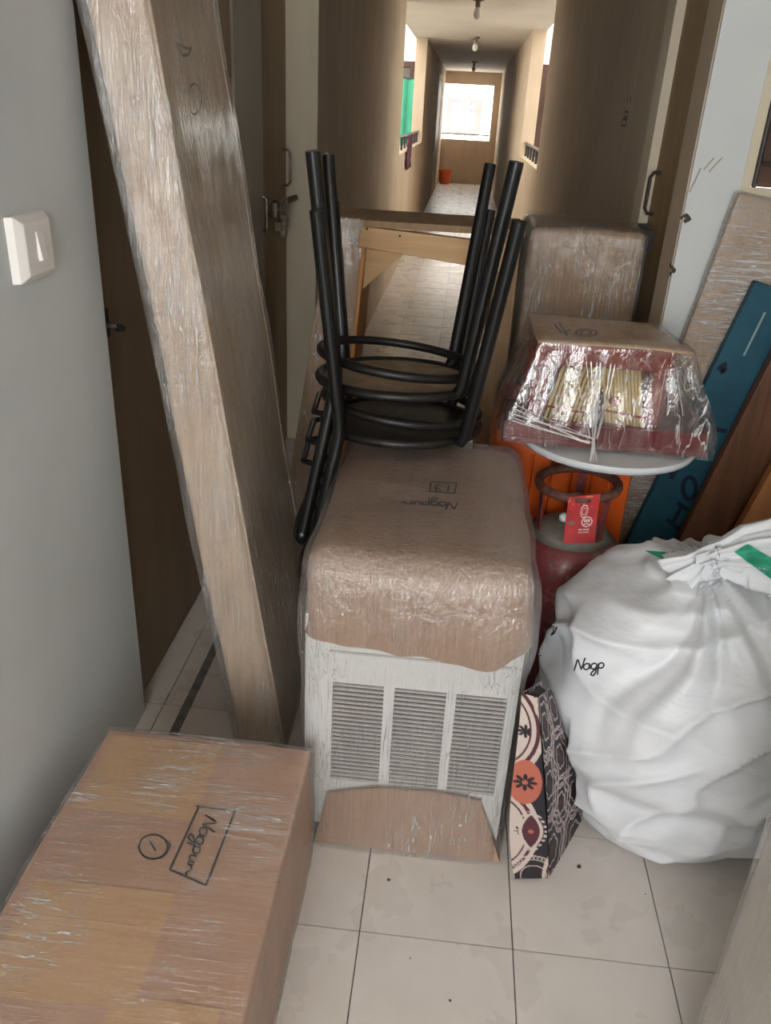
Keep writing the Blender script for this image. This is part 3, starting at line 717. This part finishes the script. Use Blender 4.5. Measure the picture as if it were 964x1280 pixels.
# ---- brown carton behind the shrine
t = thing('wrapped_carton', (.39, 2.87, 0), 'big brown film-wrapped carton standing beside the open table frame', 'carton')
rbox(.212, .565, YT-.03, 3.05, 0, 1.20, .02, 24, 12).wob(.008, 4, 21).build('body', 'brown_sheet', t, True, auto=50)
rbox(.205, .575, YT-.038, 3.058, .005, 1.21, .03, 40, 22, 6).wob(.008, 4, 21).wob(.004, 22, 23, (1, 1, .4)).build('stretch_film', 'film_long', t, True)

# ---- orange stool, white disc, shrine
SXC, SYC, SD = .336, 2.264, .116
t = thing('plastic_stool', (SXC, SYC, 0), 'orange ribbed plastic stool under the white round tray', 'stool')
def sq(z, hw, hy): return [Vector((SXC+x, SYC+y, z)) for x, y in rrect(-hw, hw, -hy, hy, .04, 8)]
MB().loft([sq(.66, .197, SD), sq(.70, .197, SD), sq(.716, .19, SD-.007), sq(.718, .15, SD-.045)]).build('seat', 'orange_plastic', t, True, auto=40)
for k in range(7):
    x0 = SXC-.195+k*.0562
    MB().hexa([Vector((x0+.002, SYC-SD-.005, .12)), Vector((x0+.052, SYC-SD-.005, .12)), Vector((x0+.052, SYC-SD+.02, .12)), Vector((x0+.002, SYC-SD+.02, .12)),
               Vector((x0+.002, SYC-SD, .665)), Vector((x0+.052, SYC-SD, .665)), Vector((x0+.052, SYC-SD+.02, .665)), Vector((x0+.002, SYC-SD+.02, .665))]).build('slat', 'orange_plastic', t, bevel=.004)
MB().box(SXC-.19, SXC+.19, SYC-SD+.019, SYC-SD+.027, .10, .67).box(SXC-.195, SXC-.18, SYC-SD+.02, SYC+SD-.005, .10, .67).box(SXC+.18, SXC+.195, SYC-SD+.02, SYC+SD-.005, .10, .67).box(SXC-.19, SXC+.19, SYC+SD-.015, SYC+SD, .10, .67).build('skirt', 'orange_plastic', t)
for sx in (-1, 1):
    for sy in (-1, 1): MB().box(SXC+sx*.158-.025, SXC+sx*.158+.025, SYC+sy*(SD-.03)-.022, SYC+sy*(SD-.03)+.022, 0, .67).build('leg', 'orange_plastic', t, bevel=.006)
DC = (.435, 2.125, .718)
t = thing('round_tray', DC, 'white round plastic tray between the orange stool and wrapped shrine', 'tray')
MB().lathe([(0, 0), (.215, 0), (.232, .006), (.238, .018), (.236, .026), (.228, .026), (.222, .016), (0, .014)], DC, 56).build('dish', 'plastic_white', t, True, auto=50)
# shrine
sz = .742
hx0, hx1, hy0, hy1 = .150, .675, 2.01, 2.335
t = thing('home_shrine', (.41, 2.18, sz), 'red-brown wooden shrine with straw blinds under cardboard, wrapped in clear film', 'shrine')
mb = MB().box(hx0, hx1, hy0, hy1, sz, sz+.016).box(hx0, hx1, hy0, hy0+.012, sz+.016, sz+.062).box(hx0, hx1, hy1-.012, hy1, sz+.016, sz+.062).box(hx0, hx0+.012, hy0, hy1, sz+.016, sz+.062).box(hx1-.012, hx1, hy0, hy1, sz+.016, sz+.062)
mb.build('base', 'shrine_base', t, bevel=.003)
for k in range(14): MB().box(hx0+.17+k*.018, hx0+.182+k*.018, hy0-.004, hy0+.002, sz+.016, sz+.056).build('moulding', 'shrine_base', t)
zr = .99
for x in (.235, .535):
    for y in (2.085, 2.27):
        MB().lathe([(.03, 0), (.03, .02), (.02, .028), (.026, .045), (.028, .10), (.024, .14), (.017, .155), (.026, .17), (.026, .185), (.02, .195), (.03, .22)], (x, y, sz+.016), 20).build('pillar', 'shrine_wood', t, True, auto=50)
MB().box(.212, .560, 2.062, 2.30, zr-.05, zr).box(.216, .560, 2.052, 2.30, zr-.012, zr+.008).build('roof_beam', 'shrine_wood', t, bevel=.004)
MB().box(.215, .555, 2.30, 2.315, sz+.016, zr-.05).build('back_panel', 'shrine_wood', t)
for (xa, xb, tilt) in ((.265, .375, .03), (.415, .505, -.02)):
    bl = MB(); nsl = 11
    for k in range(nsl):
        x = xa+(xb-xa)*k/(nsl-1)
        bl.tube([(x-tilt*.4, 2.055, sz+.03), (x+tilt, 2.10, zr-.055)], .0042, 6)
    b_ = bl.build('straw_blind', 'blind_straw', t, True)
    MB().tube([(xa-.015, 2.062, sz+.09), (xb+.012, 2.062, sz+.075)], .003, 6).tube([(xa-.012, 2.056, sz+.055), (xb+.01, 2.056, sz+.05)], .0025, 6).build('thread', 'thread_red', b_)
MB().lathe([(0, 0), (.012, .004), (.016, .012), (.008, .02), (0, .022)], (.43, 2.062, sz+.105), 10).build('ornament', 'thread_red', t, True)
# cardboard laid on the roof
ct = [(.215, 2.03), (.590, 2.02), (.545, 2.30), (.205, 2.315)]
def quadgrid(c4, z, nx=14, ny=10): return [Vector((*(Vector(c4[0]).lerp(Vector(c4[1]), i/nx)).lerp(Vector(c4[3]).lerp(Vector(c4[2]), i/nx), j/ny), z)) for j in range(ny+1) for i in range(nx+1)]
def gridf(nx, ny, k=0): return [(k+j*(nx+1)+i, k+j*(nx+1)+i+1, k+(j+1)*(nx+1)+i+1, k+(j+1)*(nx+1)+i) for j in range(ny) for i in range(nx)]
mb = MB(); mb.add(quadgrid(ct, zr+.018), gridf(14, 10)); mb.wob(.005, 5, 31)
cdo = mb.build('cardboard_lid', 'card_top', t, True); sm = cdo.modifiers.new('s', 'SOLIDIFY'); sm.thickness = .006
lidt = bvh_of([cdo])
ink('marker_scribble', Z([[(245, 120), (270, 150), (300, 140)], [(260, 115), (290, 160)], arc(352, 150, 35, 12, 0, 360), arc(350, 150, 18, 8, 0, 360)], 600, 360, 2.648), lidt, .006, t, 'ink_faint', .002)
# film tent over the shrine
loops = []
n_ = 96
def ringpt(c4, s_):
    s_ = (s_ % 1)*4; k = int(s_) % 4; f_ = s_-int(s_); return Vector(c4[k]).lerp(Vector(c4[(k+1) % 4]), f_)
bt = [(hx0-.012, hy0-.012), (hx1+.012, hy0-.012), (hx1+.012, hy1+.01), (hx0-.012, hy1+.01)]
for j in range(19):
    if j < 13:
        f_ = j/12; z = (sz+.0)*(1-f_)+(zr+.026)*f_
        if f_ < .2: g_ = 0; 
        else: g_ = (f_-.2)/.8
        sag = -.006*math.sin(PI*g_)
        lp_ = []
        for k in range(n_):
            a, b2 = ringpt(bt, k/n_), ringpt(ct, k/n_)
            p = a.lerp(b2, g_); cc = Vector((.40, 2.18)); d_ = (p-cc).normalized()
            p = p + d_*(sag + .006*math.sin(k*1.9)*math.sin(PI*f_))
            lp_.append(Vector((p.x, p.y, z)))
    else:
        f_ = (j-12)/6.5
        lp_ = [Vector((*(ringpt(ct, k/n_).lerp(Vector((.40, 2.18)), f_)), zr+.028)) for k in range(n_)]
    loops.append(lp_)
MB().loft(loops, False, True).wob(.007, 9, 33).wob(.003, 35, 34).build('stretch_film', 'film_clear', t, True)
st = MB()
kn = ony(742, 548, 1.965)
def strip(a, b, w_, sag=.0):
    n_s = 8; vs = []
    d = (b-a); sd = d.cross(FW).normalized()*w_/2
    for k in range(n_s+1):
        p = a+d*(k/n_s)+Vector((0, -sag*math.sin(PI*k/n_s), 0)); e = Vector((0, .0012, 0))
        vs += [p-sd, p+sd, p+sd+e, p-sd+e]
    fs = []
    for k in range(n_s): fs += [(4*k+j, 4*k+(j+1) % 4, 4*k+4+(j+1) % 4, 4*k+4+j) for j in range(4)]
    st.add(vs, fs)
for u in (708, 716, 733, 739, 746, 751, 764, 769):
    strip(ony(u, 449+(u-706)*.1, 1.972), kn+Vector(((u-742)*.00035, .0, random.uniform(-.01, .02))), random.uniform(.0016, .0036), .012)
for v in (505, 510, 516, 521, 526):
    strip(ony(636+random.uniform(-3, 8), v, 1.968), kn+Vector((random.uniform(-.01, .005), -.002, random.uniform(-.015, .02))), random.uniform(.001, .003), .004)
for u in (738, 742, 746): strip(kn, ony(u, 578, 1.925), .004)
for u in (833, 838, 842, 846): strip(ony(u, 462, 1.975), ony(u+(u-838)*1.5-4, 520, 1.97), random.uniform(.001, .003))
st.build('film_strands', 'film_strand', t)['kind'] = 'stuff'

# ---- gas cylinder
CX, CY = ony(709, 606, 1.995).x+.028, 1.995
t = thing('gas_cylinder', (CX, CY, 0), 'maroon gas cylinder with rusty ring handle and red paper label', 'gas cylinder')
prof = [(.0, .03), (.10, .03), (.134, .06), (.148, .10), (.148, .40), (.145, .435), (.136, .475), (.11, .505), (.07, .522), (.0, .528)]
MB().lathe([(.125, 0), (.13, .002), (.13, .06), (.125, .06), (.125, 0)], (CX, CY, 0), 40).build('foot_ring', 'cylinder_paint', t, True, auto=40)
MB().lathe(prof, (CX, CY, 0), 56).build('body', 'cylinder_paint', t, True)
MB().lathe([(.112, .503), (.085, .523), (.05, .533), (.03, .536), (.028, .55), (0, .55)], (CX, CY, .001), 40).build('shoulder', 'cylinder_collar', t, True)
MB().tube([(CX+.101*math.cos(a), CY+.101*math.sin(a), .650+.006*math.cos(a)) for a in [2*PI*k/48 for k in range(48)]], .0125, 12, True).build('ring_handle', 'ring_rust', t, True)
for a in (75, 195, 315):
    a = math.radians(a); da = .12
    MB().hexa([Vector((CX+.09*math.cos(a-da), CY+.09*math.sin(a-da), .50)), Vector((CX+.094*math.cos(a-da), CY+.094*math.sin(a-da), .50)), Vector((CX+.094*math.cos(a+da), CY+.094*math.sin(a+da), .50)), Vector((CX+.09*math.cos(a+da), CY+.09*math.sin(a+da), .50)),
               Vector((CX+.094*math.cos(a-da), CY+.094*math.sin(a-da), .645)), Vector((CX+.099*math.cos(a-da), CY+.099*math.sin(a-da), .645)), Vector((CX+.099*math.cos(a+da), CY+.099*math.sin(a+da), .645)), Vector((CX+.094*math.cos(a+da), CY+.094*math.sin(a+da), .645))]).build('handle_post', 'cylinder_paint', t)
MB().lathe([(.022, .545), (.022, .57), (.014, .575), (.014, .60), (.02, .602), (.02, .615), (0, .618)], (CX-.0, CY, 0), 20).build('valve', 'brass', t, True, auto=40)
MB().lathe([(0, 0), (.012, .003), (.014, .013), (.008, .02), (0, .022)], (CX-.037, CY-.09, .58), 12).build('seal', 'plastic_white', t, True)
# label hung on the ring: printed paper, painted by its own little pattern
def printed(name, P, fn, nx, ny, parent, thick=.0006, bend=0, bulge=0):
    """P: four corners tl, tr, br, bl; fn(u, v) -> colour, v down"""
    me = bpy.data.meshes.new(name); org = parent_org(parent)
    nrm = (P[1]-P[0]).cross(P[3]-P[0]).normalized()
    vs = []; cols = []
    for j in range(ny+1):
        for i in range(nx+1):
            u, v = i/nx, j/ny
            p = (P[0].lerp(P[1], u)).lerp(P[3].lerp(P[2], u), v) + nrm*bend*math.sin(PI*v) + (P[0]-P[1]).normalized()*bulge*(1-u)*math.sin(PI*v**1.5)
            vs.append(tuple(p-org)); cols.append(fn(u, v))
    me.from_pydata(vs, [], gridf(nx, ny)); me.update(); me.shade_smooth()
    at = me.color_attributes.new('print', 'FLOAT_COLOR', 'POINT')
    at.data.foreach_set('color', [c for q in cols for c in q])
    o = bpy.data.objects.new(name, me); col.objects.link(o); o.parent = parent
    n = N(name+'_print'); a = n.new('VertexColor', layer_name='print')
    n.pbr(a.outputs[0], .55, n.bump(n.noise(n.coords(), 300, 2), .1, .001)); me.materials.append(n.m)
    return o
RED, WHT, GRY = srgb(196, 40, 44), srgb(226, 206, 200), srgb(120, 110, 104)
def label_fn(u, v):
    x, y = (u-.62)*.062, (v-.46)*.10
    # flame: two nested drops with a ring below
    fx, fy = x+.004, y+.012
    r = math.hypot(fx*(1.9+fy*25), fy); 
    if .0115 < r < .0140 or .0065 < r < .0078: return WHT
    rx, ry = x-.004, y-.010
    d = math.hypot(rx, ry)
    if .0088 < d < .0108: return WHT
    if abs(ry+.002) < .003 and abs(rx) < .007 and (int((rx+.02)*700) % 3 != 0): return WHT
    if abs(ry-.004-rx*rx*60) < .0009 and abs(rx) < .008: return WHT
    if (abs(y-.026) < .0018 or abs(y-.0315) < .0014) and abs(x) < .011 and (int((x+.05)*900) % 3 != 0): return WHT
    if math.hypot((u-.2)*.062/1.8, (v-.57)*.1) < .004: return GRY
    nn_ = noise.noise(Vector((u*9, v*14, 0)))
    if v < .3 and nn_ > .42: return srgb(206, 130, 90)
    k = .85+.3*noise.noise(Vector((u*3, v*5, 4)))
    return (RED[0]*k, RED[1]*k, RED[2]*k, 1)
yl = CY-.122
lq = [ony(711, 622, yl+.012), ony(751, 617, yl+.012), ony(743, 679, yl-.006), ony(704, 679, yl-.006)]
printed('paper_label', lq, label_fn, 60, 96, t, bend=.003)['label'] = 'red paper label with white flame emblem'

# ---- patterned fabric bag
t = thing('fabric_bag', (.31, 1.38, 0), 'black, cream and orange patterned fabric bag between the cooler and white sack', 'bag')
BLK, CRM, MAR, ORG, LIL = srgb(38, 36, 44), srgb(204, 188, 178), srgb(84, 42, 52), srgb(186, 104, 84), srgb(176, 158, 168)
def mandala(x, y, cx, cy, s):
    dx, dy = (x-cx)/s, (y-cy)/s; d = math.hypot(dx, dy); a = math.atan2(dy, dx)
    if d < .12: return ORG
    if d < .55*abs(math.cos(4*a))+.12: return BLK
    return None
def star(x, y, cx, cy, s):
    dx, dy = x-cx, y-cy; d = math.hypot(dx, dy); a = math.atan2(dy, dx)
    return d < s*(.35+.65*abs(math.cos(4*a)))
def bag_pat(x, y):
    # x across (m), y down from the top (m); the print repeats every 0.34 m
    c = BLK
    for (ccx, ccy) in ((-.025, .075), (-.025, .30), (.145, .19), (.145, .42)):
        d = math.hypot((x-ccx), (y-ccy)*.72)
        if d < .082:
            c = BLK
            if d > .074: c = CRM
            elif d > .068: c = MAR
            elif d > .061: c = CRM
            elif d > .058: c = MAR
            else: c = CRM
            if c == CRM and d < .058 and star(x, y, ccx+(.052 if ccx < 0 else -.05), ccy, .014): c = BLK
    ex, ey = (x-.030)/.026, (y-.185)/.05
    e = math.hypot(ex, ey)
    if e < 1:
        c = ORG
        if star(x, y, .030, .185, .019): c = BLK
        if math.hypot(x-.03, y-.185) < .005: c = ORG
    ly = (y-.30)/.048; lx = abs(x-.042)/.021
    if abs(ly) < 1:
        wv = 1-ly*ly
        if lx < wv:
            c = MAR
            if lx > wv-.28: c = CRM
            if math.hypot(x-.042, y-.30) < .005: c = ORG
        elif wv+.1 < lx < wv+.35 and (int((y+1)*170) % 2 == 0): c = CRM
    d2 = math.hypot(x-.045, (y-.415))
    for r0, r1 in ((.055, .052), (.045, .043), (.030, .028)):
        if r1 < d2 < r0 and y < .42: c = CRM
    if .047 < d2 < .050 and int(math.atan2(y-.415, x-.045)*12) % 2 == 0: c = CRM
    ty = math.hypot((x-.055)/.018, (y-.015)/.03)
    if ty < 1 and c != CRM: c = MAR if ty < .75 else CRM
    return c
def bag_pat2(x, y):
    # broad side: big half flowers
    c = BLK
    for (qx, qy, q) in ((.02, .36, .09), (.16, .42, .09), (.10, .28, .07), (.20, .30, .08), (.03, .20, .08), (.14, .17, .08), (.05, .07, .08), (.17, .05, .08)):
        d = math.hypot(x-qx, y-qy)
        a = math.atan2(y-qy, x-qx)
        for r0 in (q, q*.72, q*.4):
            if abs(d-r0*(.82+.18*abs(math.cos(3*a)))) < .0022: c = CRM
        if q*.86 < d < q*.92: c = LIL
        if d < .012: c = MAR
    return c
hb = .335
b = [Vector((.236, 1.282, .003)), Vector((.314, 1.294, .003)), Vector((.405, 1.47, .003)), Vector((.325, 1.50, .003))]
tp = [ony(652, 866, 1.305), ony(672, 872, 1.31)]
top_ = [tp[0], tp[1], tp[1]+Vector((.034, .055, -.012)), tp[0]+Vector((.046, .06, -.012))]
BAG = (b[1], b[2], top_[2], top_[1])
_c = sum(b, Vector())/4; _d = sum(top_, Vector())/4
MB().hexa([p.lerp(_c, .22) for p in b]+[p.lerp(_d, .22)-Vector((0, 0, .01)) for p in top_]).build('lining', 'iron_dark', t)
hgt = (tp[0]-b[0]).length
gus = printed('gusset', [top_[0], top_[1], b[1], b[0]], lambda u, v: bag_pat((.02+u*.022*1)*(1-v)+v*u*.080+0*(1-v), v*.42), 56, 240, t, bend=-.008, bulge=.018)
gus['label'] = 'narrow side with orange flower oval on black'
printed('side', [top_[1], top_[2], b[2], b[1]], lambda u, v: bag_pat2(u*.21, v*.42), 120, 200, t, bend=-.006)
printed('side', [top_[3], top_[0], b[0], b[3]], lambda u, v: bag_pat2(u*.22, v*.42), 60, 100, t)

# ---- white sack
SX, SY = .598, 1.53
KN = ony(886, 706, 1.545)
prof = [(0, .15), (.02, .205), (.06, .235), (.12, .275), (.20, .315), (.29, .345), (.38, .352), (.46, .34), (.53, .325), (.585, .28), (.63, .20), (.66, .07)]
def pr_(z):
    for (a, ra), (b_, rb) in zip(prof[:-1], prof[1:]):
        if z <= b_: k = (z-a)/(b_-a); k = k*k*(3-2*k)*.5+k*.5; return ra+(rb-ra)*k
    return prof[-1][1]
nz_, na = 150, 260
loops = []
for j in range(nz_+1):
    f_ = j/nz_; z = .66*(1-math.cos(PI*f_))/2*.5 + .66*f_*.5
    R_ = pr_(z); lp_ = []
    cxz = SX + .07*(z/.655) ; cyz = SY + .09*(z/.655)
    for k in range(na):
        a = 2*PI*k/na
        p = Vector((cxz+R_*math.cos(a)*1.0, cyz+R_*math.sin(a)*(.86 if math.sin(a) < 0 else .66), z+.004))
        nrm = Vector((math.cos(a), math.sin(a), .25)).normalized()
        dk = p-KN; dist = dk.length
        ang = math.atan2(dk.z, dk.x)
        # gathers that run from the knot
        gth = math.sin(ang*17+3*noise.noise(p*3))*.015*math.exp(-dist/.20)
        gth += math.sin(ang*9+1.5*noise.noise(p*4+Vector((5, 0, 0))))*.014*math.exp(-dist/.45)
        q = Vector((p.x*1.2+p.z*1.0, p.y*2, p.z*4.0-p.x*2.0))
        rg = 1-abs(noise.noise(q*1.9+Vector((3, 1, 9)))); rg = rg**6
        q2 = Vector((p.x*2.5-p.z*3.2, p.y*2, p.z*1.1+p.x))
        rg2 = (1-abs(noise.noise(q2*2.3+Vector((1, 7, 2)))))**7
        big = noise.noise(p*4.2+Vector((2, 2, 2)))*.022
        # long creases pulled from the knot down and to the left
        for (ca, cw, cl, cam_) in ((-2.75, .10, .42, -.022), (-2.45, .09, .50, .020), (-2.15, .08, .46, -.020), (-1.85, .09, .50, .016), (-1.5, .08, .4, -.018)):
            da = (ang-ca)+.25*noise.noise(p*5)
            if dist < cl: gth += cam_*math.exp(-(da/cw)**2)*math.sin(PI*min(1, dist/cl))
        # a band pulled in below the waist
        band = -.016*math.exp(-((z-.215-.10*(p.x-SX))/.030)**2) + .010*math.exp(-((z-.265-.10*(p.x-SX))/.03)**2)
        sgz = min(1, z/.06)
        p = p + nrm*((gth + rg*.024 + rg2*.022 + big + band)*sgz)
        # the soft sack gives way where the bag stands against it
        if p.y < 1.56 and p.z < BAG[2].z+.02:
            zz = min(1, p.z/BAG[2].z); f0, f1 = BAG[0].lerp(BAG[3], zz), BAG[1].lerp(BAG[2], zz)
            e_ = (f1-f0); n2 = Vector((e_.y, -e_.x, 0)).normalized(); d2_ = (p-f0).dot(n2); al = (p-f0).dot(Vector((e_.x, e_.y, 0)).normalized())/Vector((e_.x, e_.y)).length
            if d2_ < .014 and -.3 < al < 1.25: p = p + n2*(.014-d2_)
        lp_.append(p)
    loops.append(lp_)
t = thing('white_sack', (SX, SY, 0), 'big bulging white woven sack with knotted mouth and handwriting', 'sack')
sack = MB().loft(loops).build('body', 'sack_white', t, True)
# knotted neck and the frayed mouth that falls to the right
neck = MB(); path = [KN+Vector((-.03, .03, -.05)), KN+Vector((-.005, .01, -.005)), KN+Vector((.02, .0, .018)), KN+Vector((.07, -.005, .030)), KN+Vector((.13, -.01, .03)), KN+Vector((.19, -.01, .012)), KN+Vector((.24, -.01, -.015))]
rad = [.07, .032, .038, .066, .086, .092, .09]
loops = []
sub = 8
for i in range((len(path)-1)*sub+1):
    k = min(i//sub, len(path)-2); f_ = i/sub-k
    c_ = path[k].lerp(path[k+1], f_); r_ = rad[k]*(1-f_)+rad[k+1]*f_
    tt = (path[k+1]-path[k]).normalized(); u_ = tt.cross(Vector((0, 1, 0))).normalized(); v_ = tt.cross(u_)
    lp_ = []
    for q in range(90):
        a = 2*PI*q/90
        rr_ = r_*(1+.17*math.sin(a*9+i*.07)+.10*math.sin(a*17+1+i*.05)+.22*noise.noise(Vector((math.cos(a)*2, math.sin(a)*2, i*.08))))
        lp_.append(c_+(u_*math.cos(a)*.95+v_*math.sin(a)*.75)*rr_)
    loops.append(lp_)
MB().loft(loops).build('neck', 'sack_white', t, True)
# green printed band on the mouth (laid on the neck's surface) and on the shoulder
def patch(name, quad, objs, mat, off=.003, n=16):
    tr_ = bvh_of(objs); mb = MB(); ok = {}
    for j in range(n+1):
        for i in range(n+1):
            a = Vector(quad[0]).lerp(Vector(quad[1]), i/n); b_ = Vector(quad[3]).lerp(Vector(quad[2]), i/n); p = a.lerp(b_, j/n)
            hit, nm, _, _ = tr_.ray_cast(O, ray(p.x, p.y).normalized())
            if hit is not None: ok[(i, j)] = len(mb.v); mb.v.append(hit+(O-hit).normalized()*off)
    for j in range(n):
        for i in range(n):
            ks = [(i, j), (i+1, j), (i+1, j+1), (i, j+1)]
            if all(k in ok for k in ks):
                if max((mb.v[ok[a]]-mb.v[ok[b_]]).length for a in ks for b_ in ks) < .06: mb.f.append(tuple(ok[k] for k in ks))
    return mb.build(name, mat, t, True)
nk = [o for o in t.children if o.name.startswith('neck')]
patch('green_band', [(918, 690), (935, 680), (990, 712), (975, 732)], nk, 'sack_green')
patch('green_band', [(806, 688), (835, 690), (876, 712), (856, 713)], [sack], 'sack_green')
# frayed tuft at the tie
tf = MB()
for k in range(26):
    a = random.uniform(0, 2*PI); c_ = KN+Vector((.012, -.012, .016))
    d = Vector((math.cos(a)*.7-.25, -.35, math.sin(a)*.7+.25)).normalized()
    l_ = random.uniform(.02, .048); sd = d.cross(Vector((random.uniform(-1, 1), random.uniform(-1, 1), random.uniform(-1, 1)))).normalized()*random.uniform(.006, .013)
    ps = [c_, c_+d*l_*.5+Vector((0, 0, .004)), c_+d*l_+Vector((random.uniform(-.008, .008), 0, random.uniform(-.01, .004)))]
    vs = []
    for i, p in enumerate(ps):
        q = sd*(1, 1.2, .7)[i]; vs += [p-q, p+q]
    e = d.cross(sd).normalized()*.0008
    tf.add(vs+[v+e for v in vs], [(0, 1, 3, 2), (2, 3, 5, 4), (7, 6, 8, 9), (9, 8, 10, 11)])
tf.build('frayed_tuft', 'sack_white', t)
stree = bvh_of([sack]); S8 = 2.648
ink('marker_word', Z(write('Nagp', (313, 524), (100, -6), (5, -36)), 600, 640, S8), stree, .0032, t, 'ink')
ink('marker_scribble', Z([[(225, 345), (240, 340), (244, 360), (228, 378), (222, 365), (240, 370), (246, 392), (236, 408), (248, 400), (256, 380)], arc(196, 455, 12, 22, 60, 300)], 600, 640, S8), stree, .003, t, 'ink')

# ---- boards leaning on the right
def leaning(name, label, pix, Y, depth, width, mat, top_len=None, film=None, cat='board'):
    a, b_ = ony(*pix[0], Y), ony(*pix[1], Y)            # upper and lower points of the left edge
    base = ext(a, b_, 0.0)
    dr = (a-base).normalized(); L_ = (a-base).length if top_len is None else top_len
    x = Vector((dr.z, 0, -dr.x)).normalized()
    M = Matrix((x, Vector((0, 1, 0)), dr)).transposed().to_4x4(); M.translation = base + Vector((0, 0, .0))
    # foot cut level with the floor
    th = thing(name, base, label, cat)
    k = dr.x/dr.z
    foot = lambda xx: xx*k*1.0
    mb = MB()
    w_ = width
    f0, f1 = 0.0, width*(dr.x/dr.z)
    pts = [(0, 0, f0), (w_, 0, f1), (w_, depth, f1), (0, depth, f0), (0, 0, L_), (w_, 0, L_), (w_, depth, L_), (0, depth, L_)]
    mb.hexa([M @ Vector(p) for p in pts]); o = mb.build('board', mat, th, bevel=.003)
    if film:
        lo = rbox(-.006, w_+.006, -.008, depth+.008, .04, L_+.006, .01, 40, 10).wob(.004, 8, 41).xf(M); lo.build('stretch_film', film, th, True)
    return th, o, M
leaning('wrapped_board', 'film-wrapped tan panel leaning against the white wall behind the blue board', ((925, 242), (850, 440)), 2.395, .028, .34, 'brown_sheet', None, 'film_diag', 'panel')
bt_, bo, MBl = leaning('blue_board', 'dark teal-blue carton board with lettering leaning behind the sack', ((945, 352), (800, 645)), 2.345, .03, .135, 'blue_board')
btree = bvh_of([bo])
ink('lettering', Z([arc(198, 928, 26, 44, 0, 360, 20), [(108, 1050), (160, 1095)], [(150, 985), (190, 1015)], [(128, 1072), (168, 1000)], [(80, 1120), (100, 1165)], [(70, 1165), (110, 1150)]], 800, 320, 3.2), btree, .013, bt_, 'blue_ink', .002)
ink('tape_mark', Z([[(500, 225), (415, 398)]], 800, 320, 3.2), btree, .006, bt_, 'blue_tape', .002)
ink('smudge', Z([[(312, 455), (340, 430), (330, 465), (345, 445)], [(115, 870), (145, 850), (125, 890)], [(290, 690), (345, 700)]], 800, 320, 3.2), btree, .014, bt_, 'blue_ink', .002)
leaning('brown_board', 'dark brown wooden board leaning beside the blue board', ((1002, 376), (862, 650)), 2.295, .035, .20, 'teak_dark')
leaning('pine_plank', 'light orange-brown plank leaning in front of the dark brown board', ((975, 570), (922, 664)), 2.24, .035, .09, 'plank', .95)

# ---- wrapped cabinet cut by the right edge of the frame
e0 = onz(846, 1358, 0)
t = thing('wrapped_cabinet', (e0.x+.25, e0.y-.25, 0), 'pale film-wrapped cabinet standing by the right wall, near the sack', 'cabinet')
rbox(e0.x, e0.x+.5, e0.y-.5, e0.y, .0, .86, .012, 16, 12).wob(.004, 5, 51).build('body', 'grey_wrap', t, True, auto=50)
rbox(e0.x-.007, e0.x+.507, e0.y-.507, e0.y+.007, .002, .868, .016, 26, 16).wob(.006, 6, 52).build('stretch_film', 'film_long', t, True)

# ---- crumbs on the floor
for k, (u, v, s_) in enumerate(((486, 1100, .0048), (724, 1084, .006), (563, 1251, .0036), (513, 1198, .002), (807, 1118, .0022))):
    p = onz(u, v); mb = MB(); bm = bmesh.new(); bmesh.ops.create_icosphere(bm, subdivisions=1, radius=s_)
    bm.verts.ensure_lookup_table()
    mb.add([Vector((v_.co.x*random.uniform(.6, 1.2), v_.co.y*random.uniform(.5, 1.1), v_.co.z*.35+s_*.35)) + p for v_ in bm.verts], [tuple(x.index for x in f_.verts) for f_ in bm.faces]); bm.free()
    tag(mb.build('floor_crumb', 'chip'), ('dark heart-shaped crumb on the floor tile before the cooler tray', 'curled dark chip on the floor between patterned bag and sack', 'small dark crumb on the floor tiles, furthest from the cooler', 'faint speck on the tile between the two dark crumbs', 'faint speck on the floor below the white sack')[k], 'debris', 'crumbs on the floor tiles')
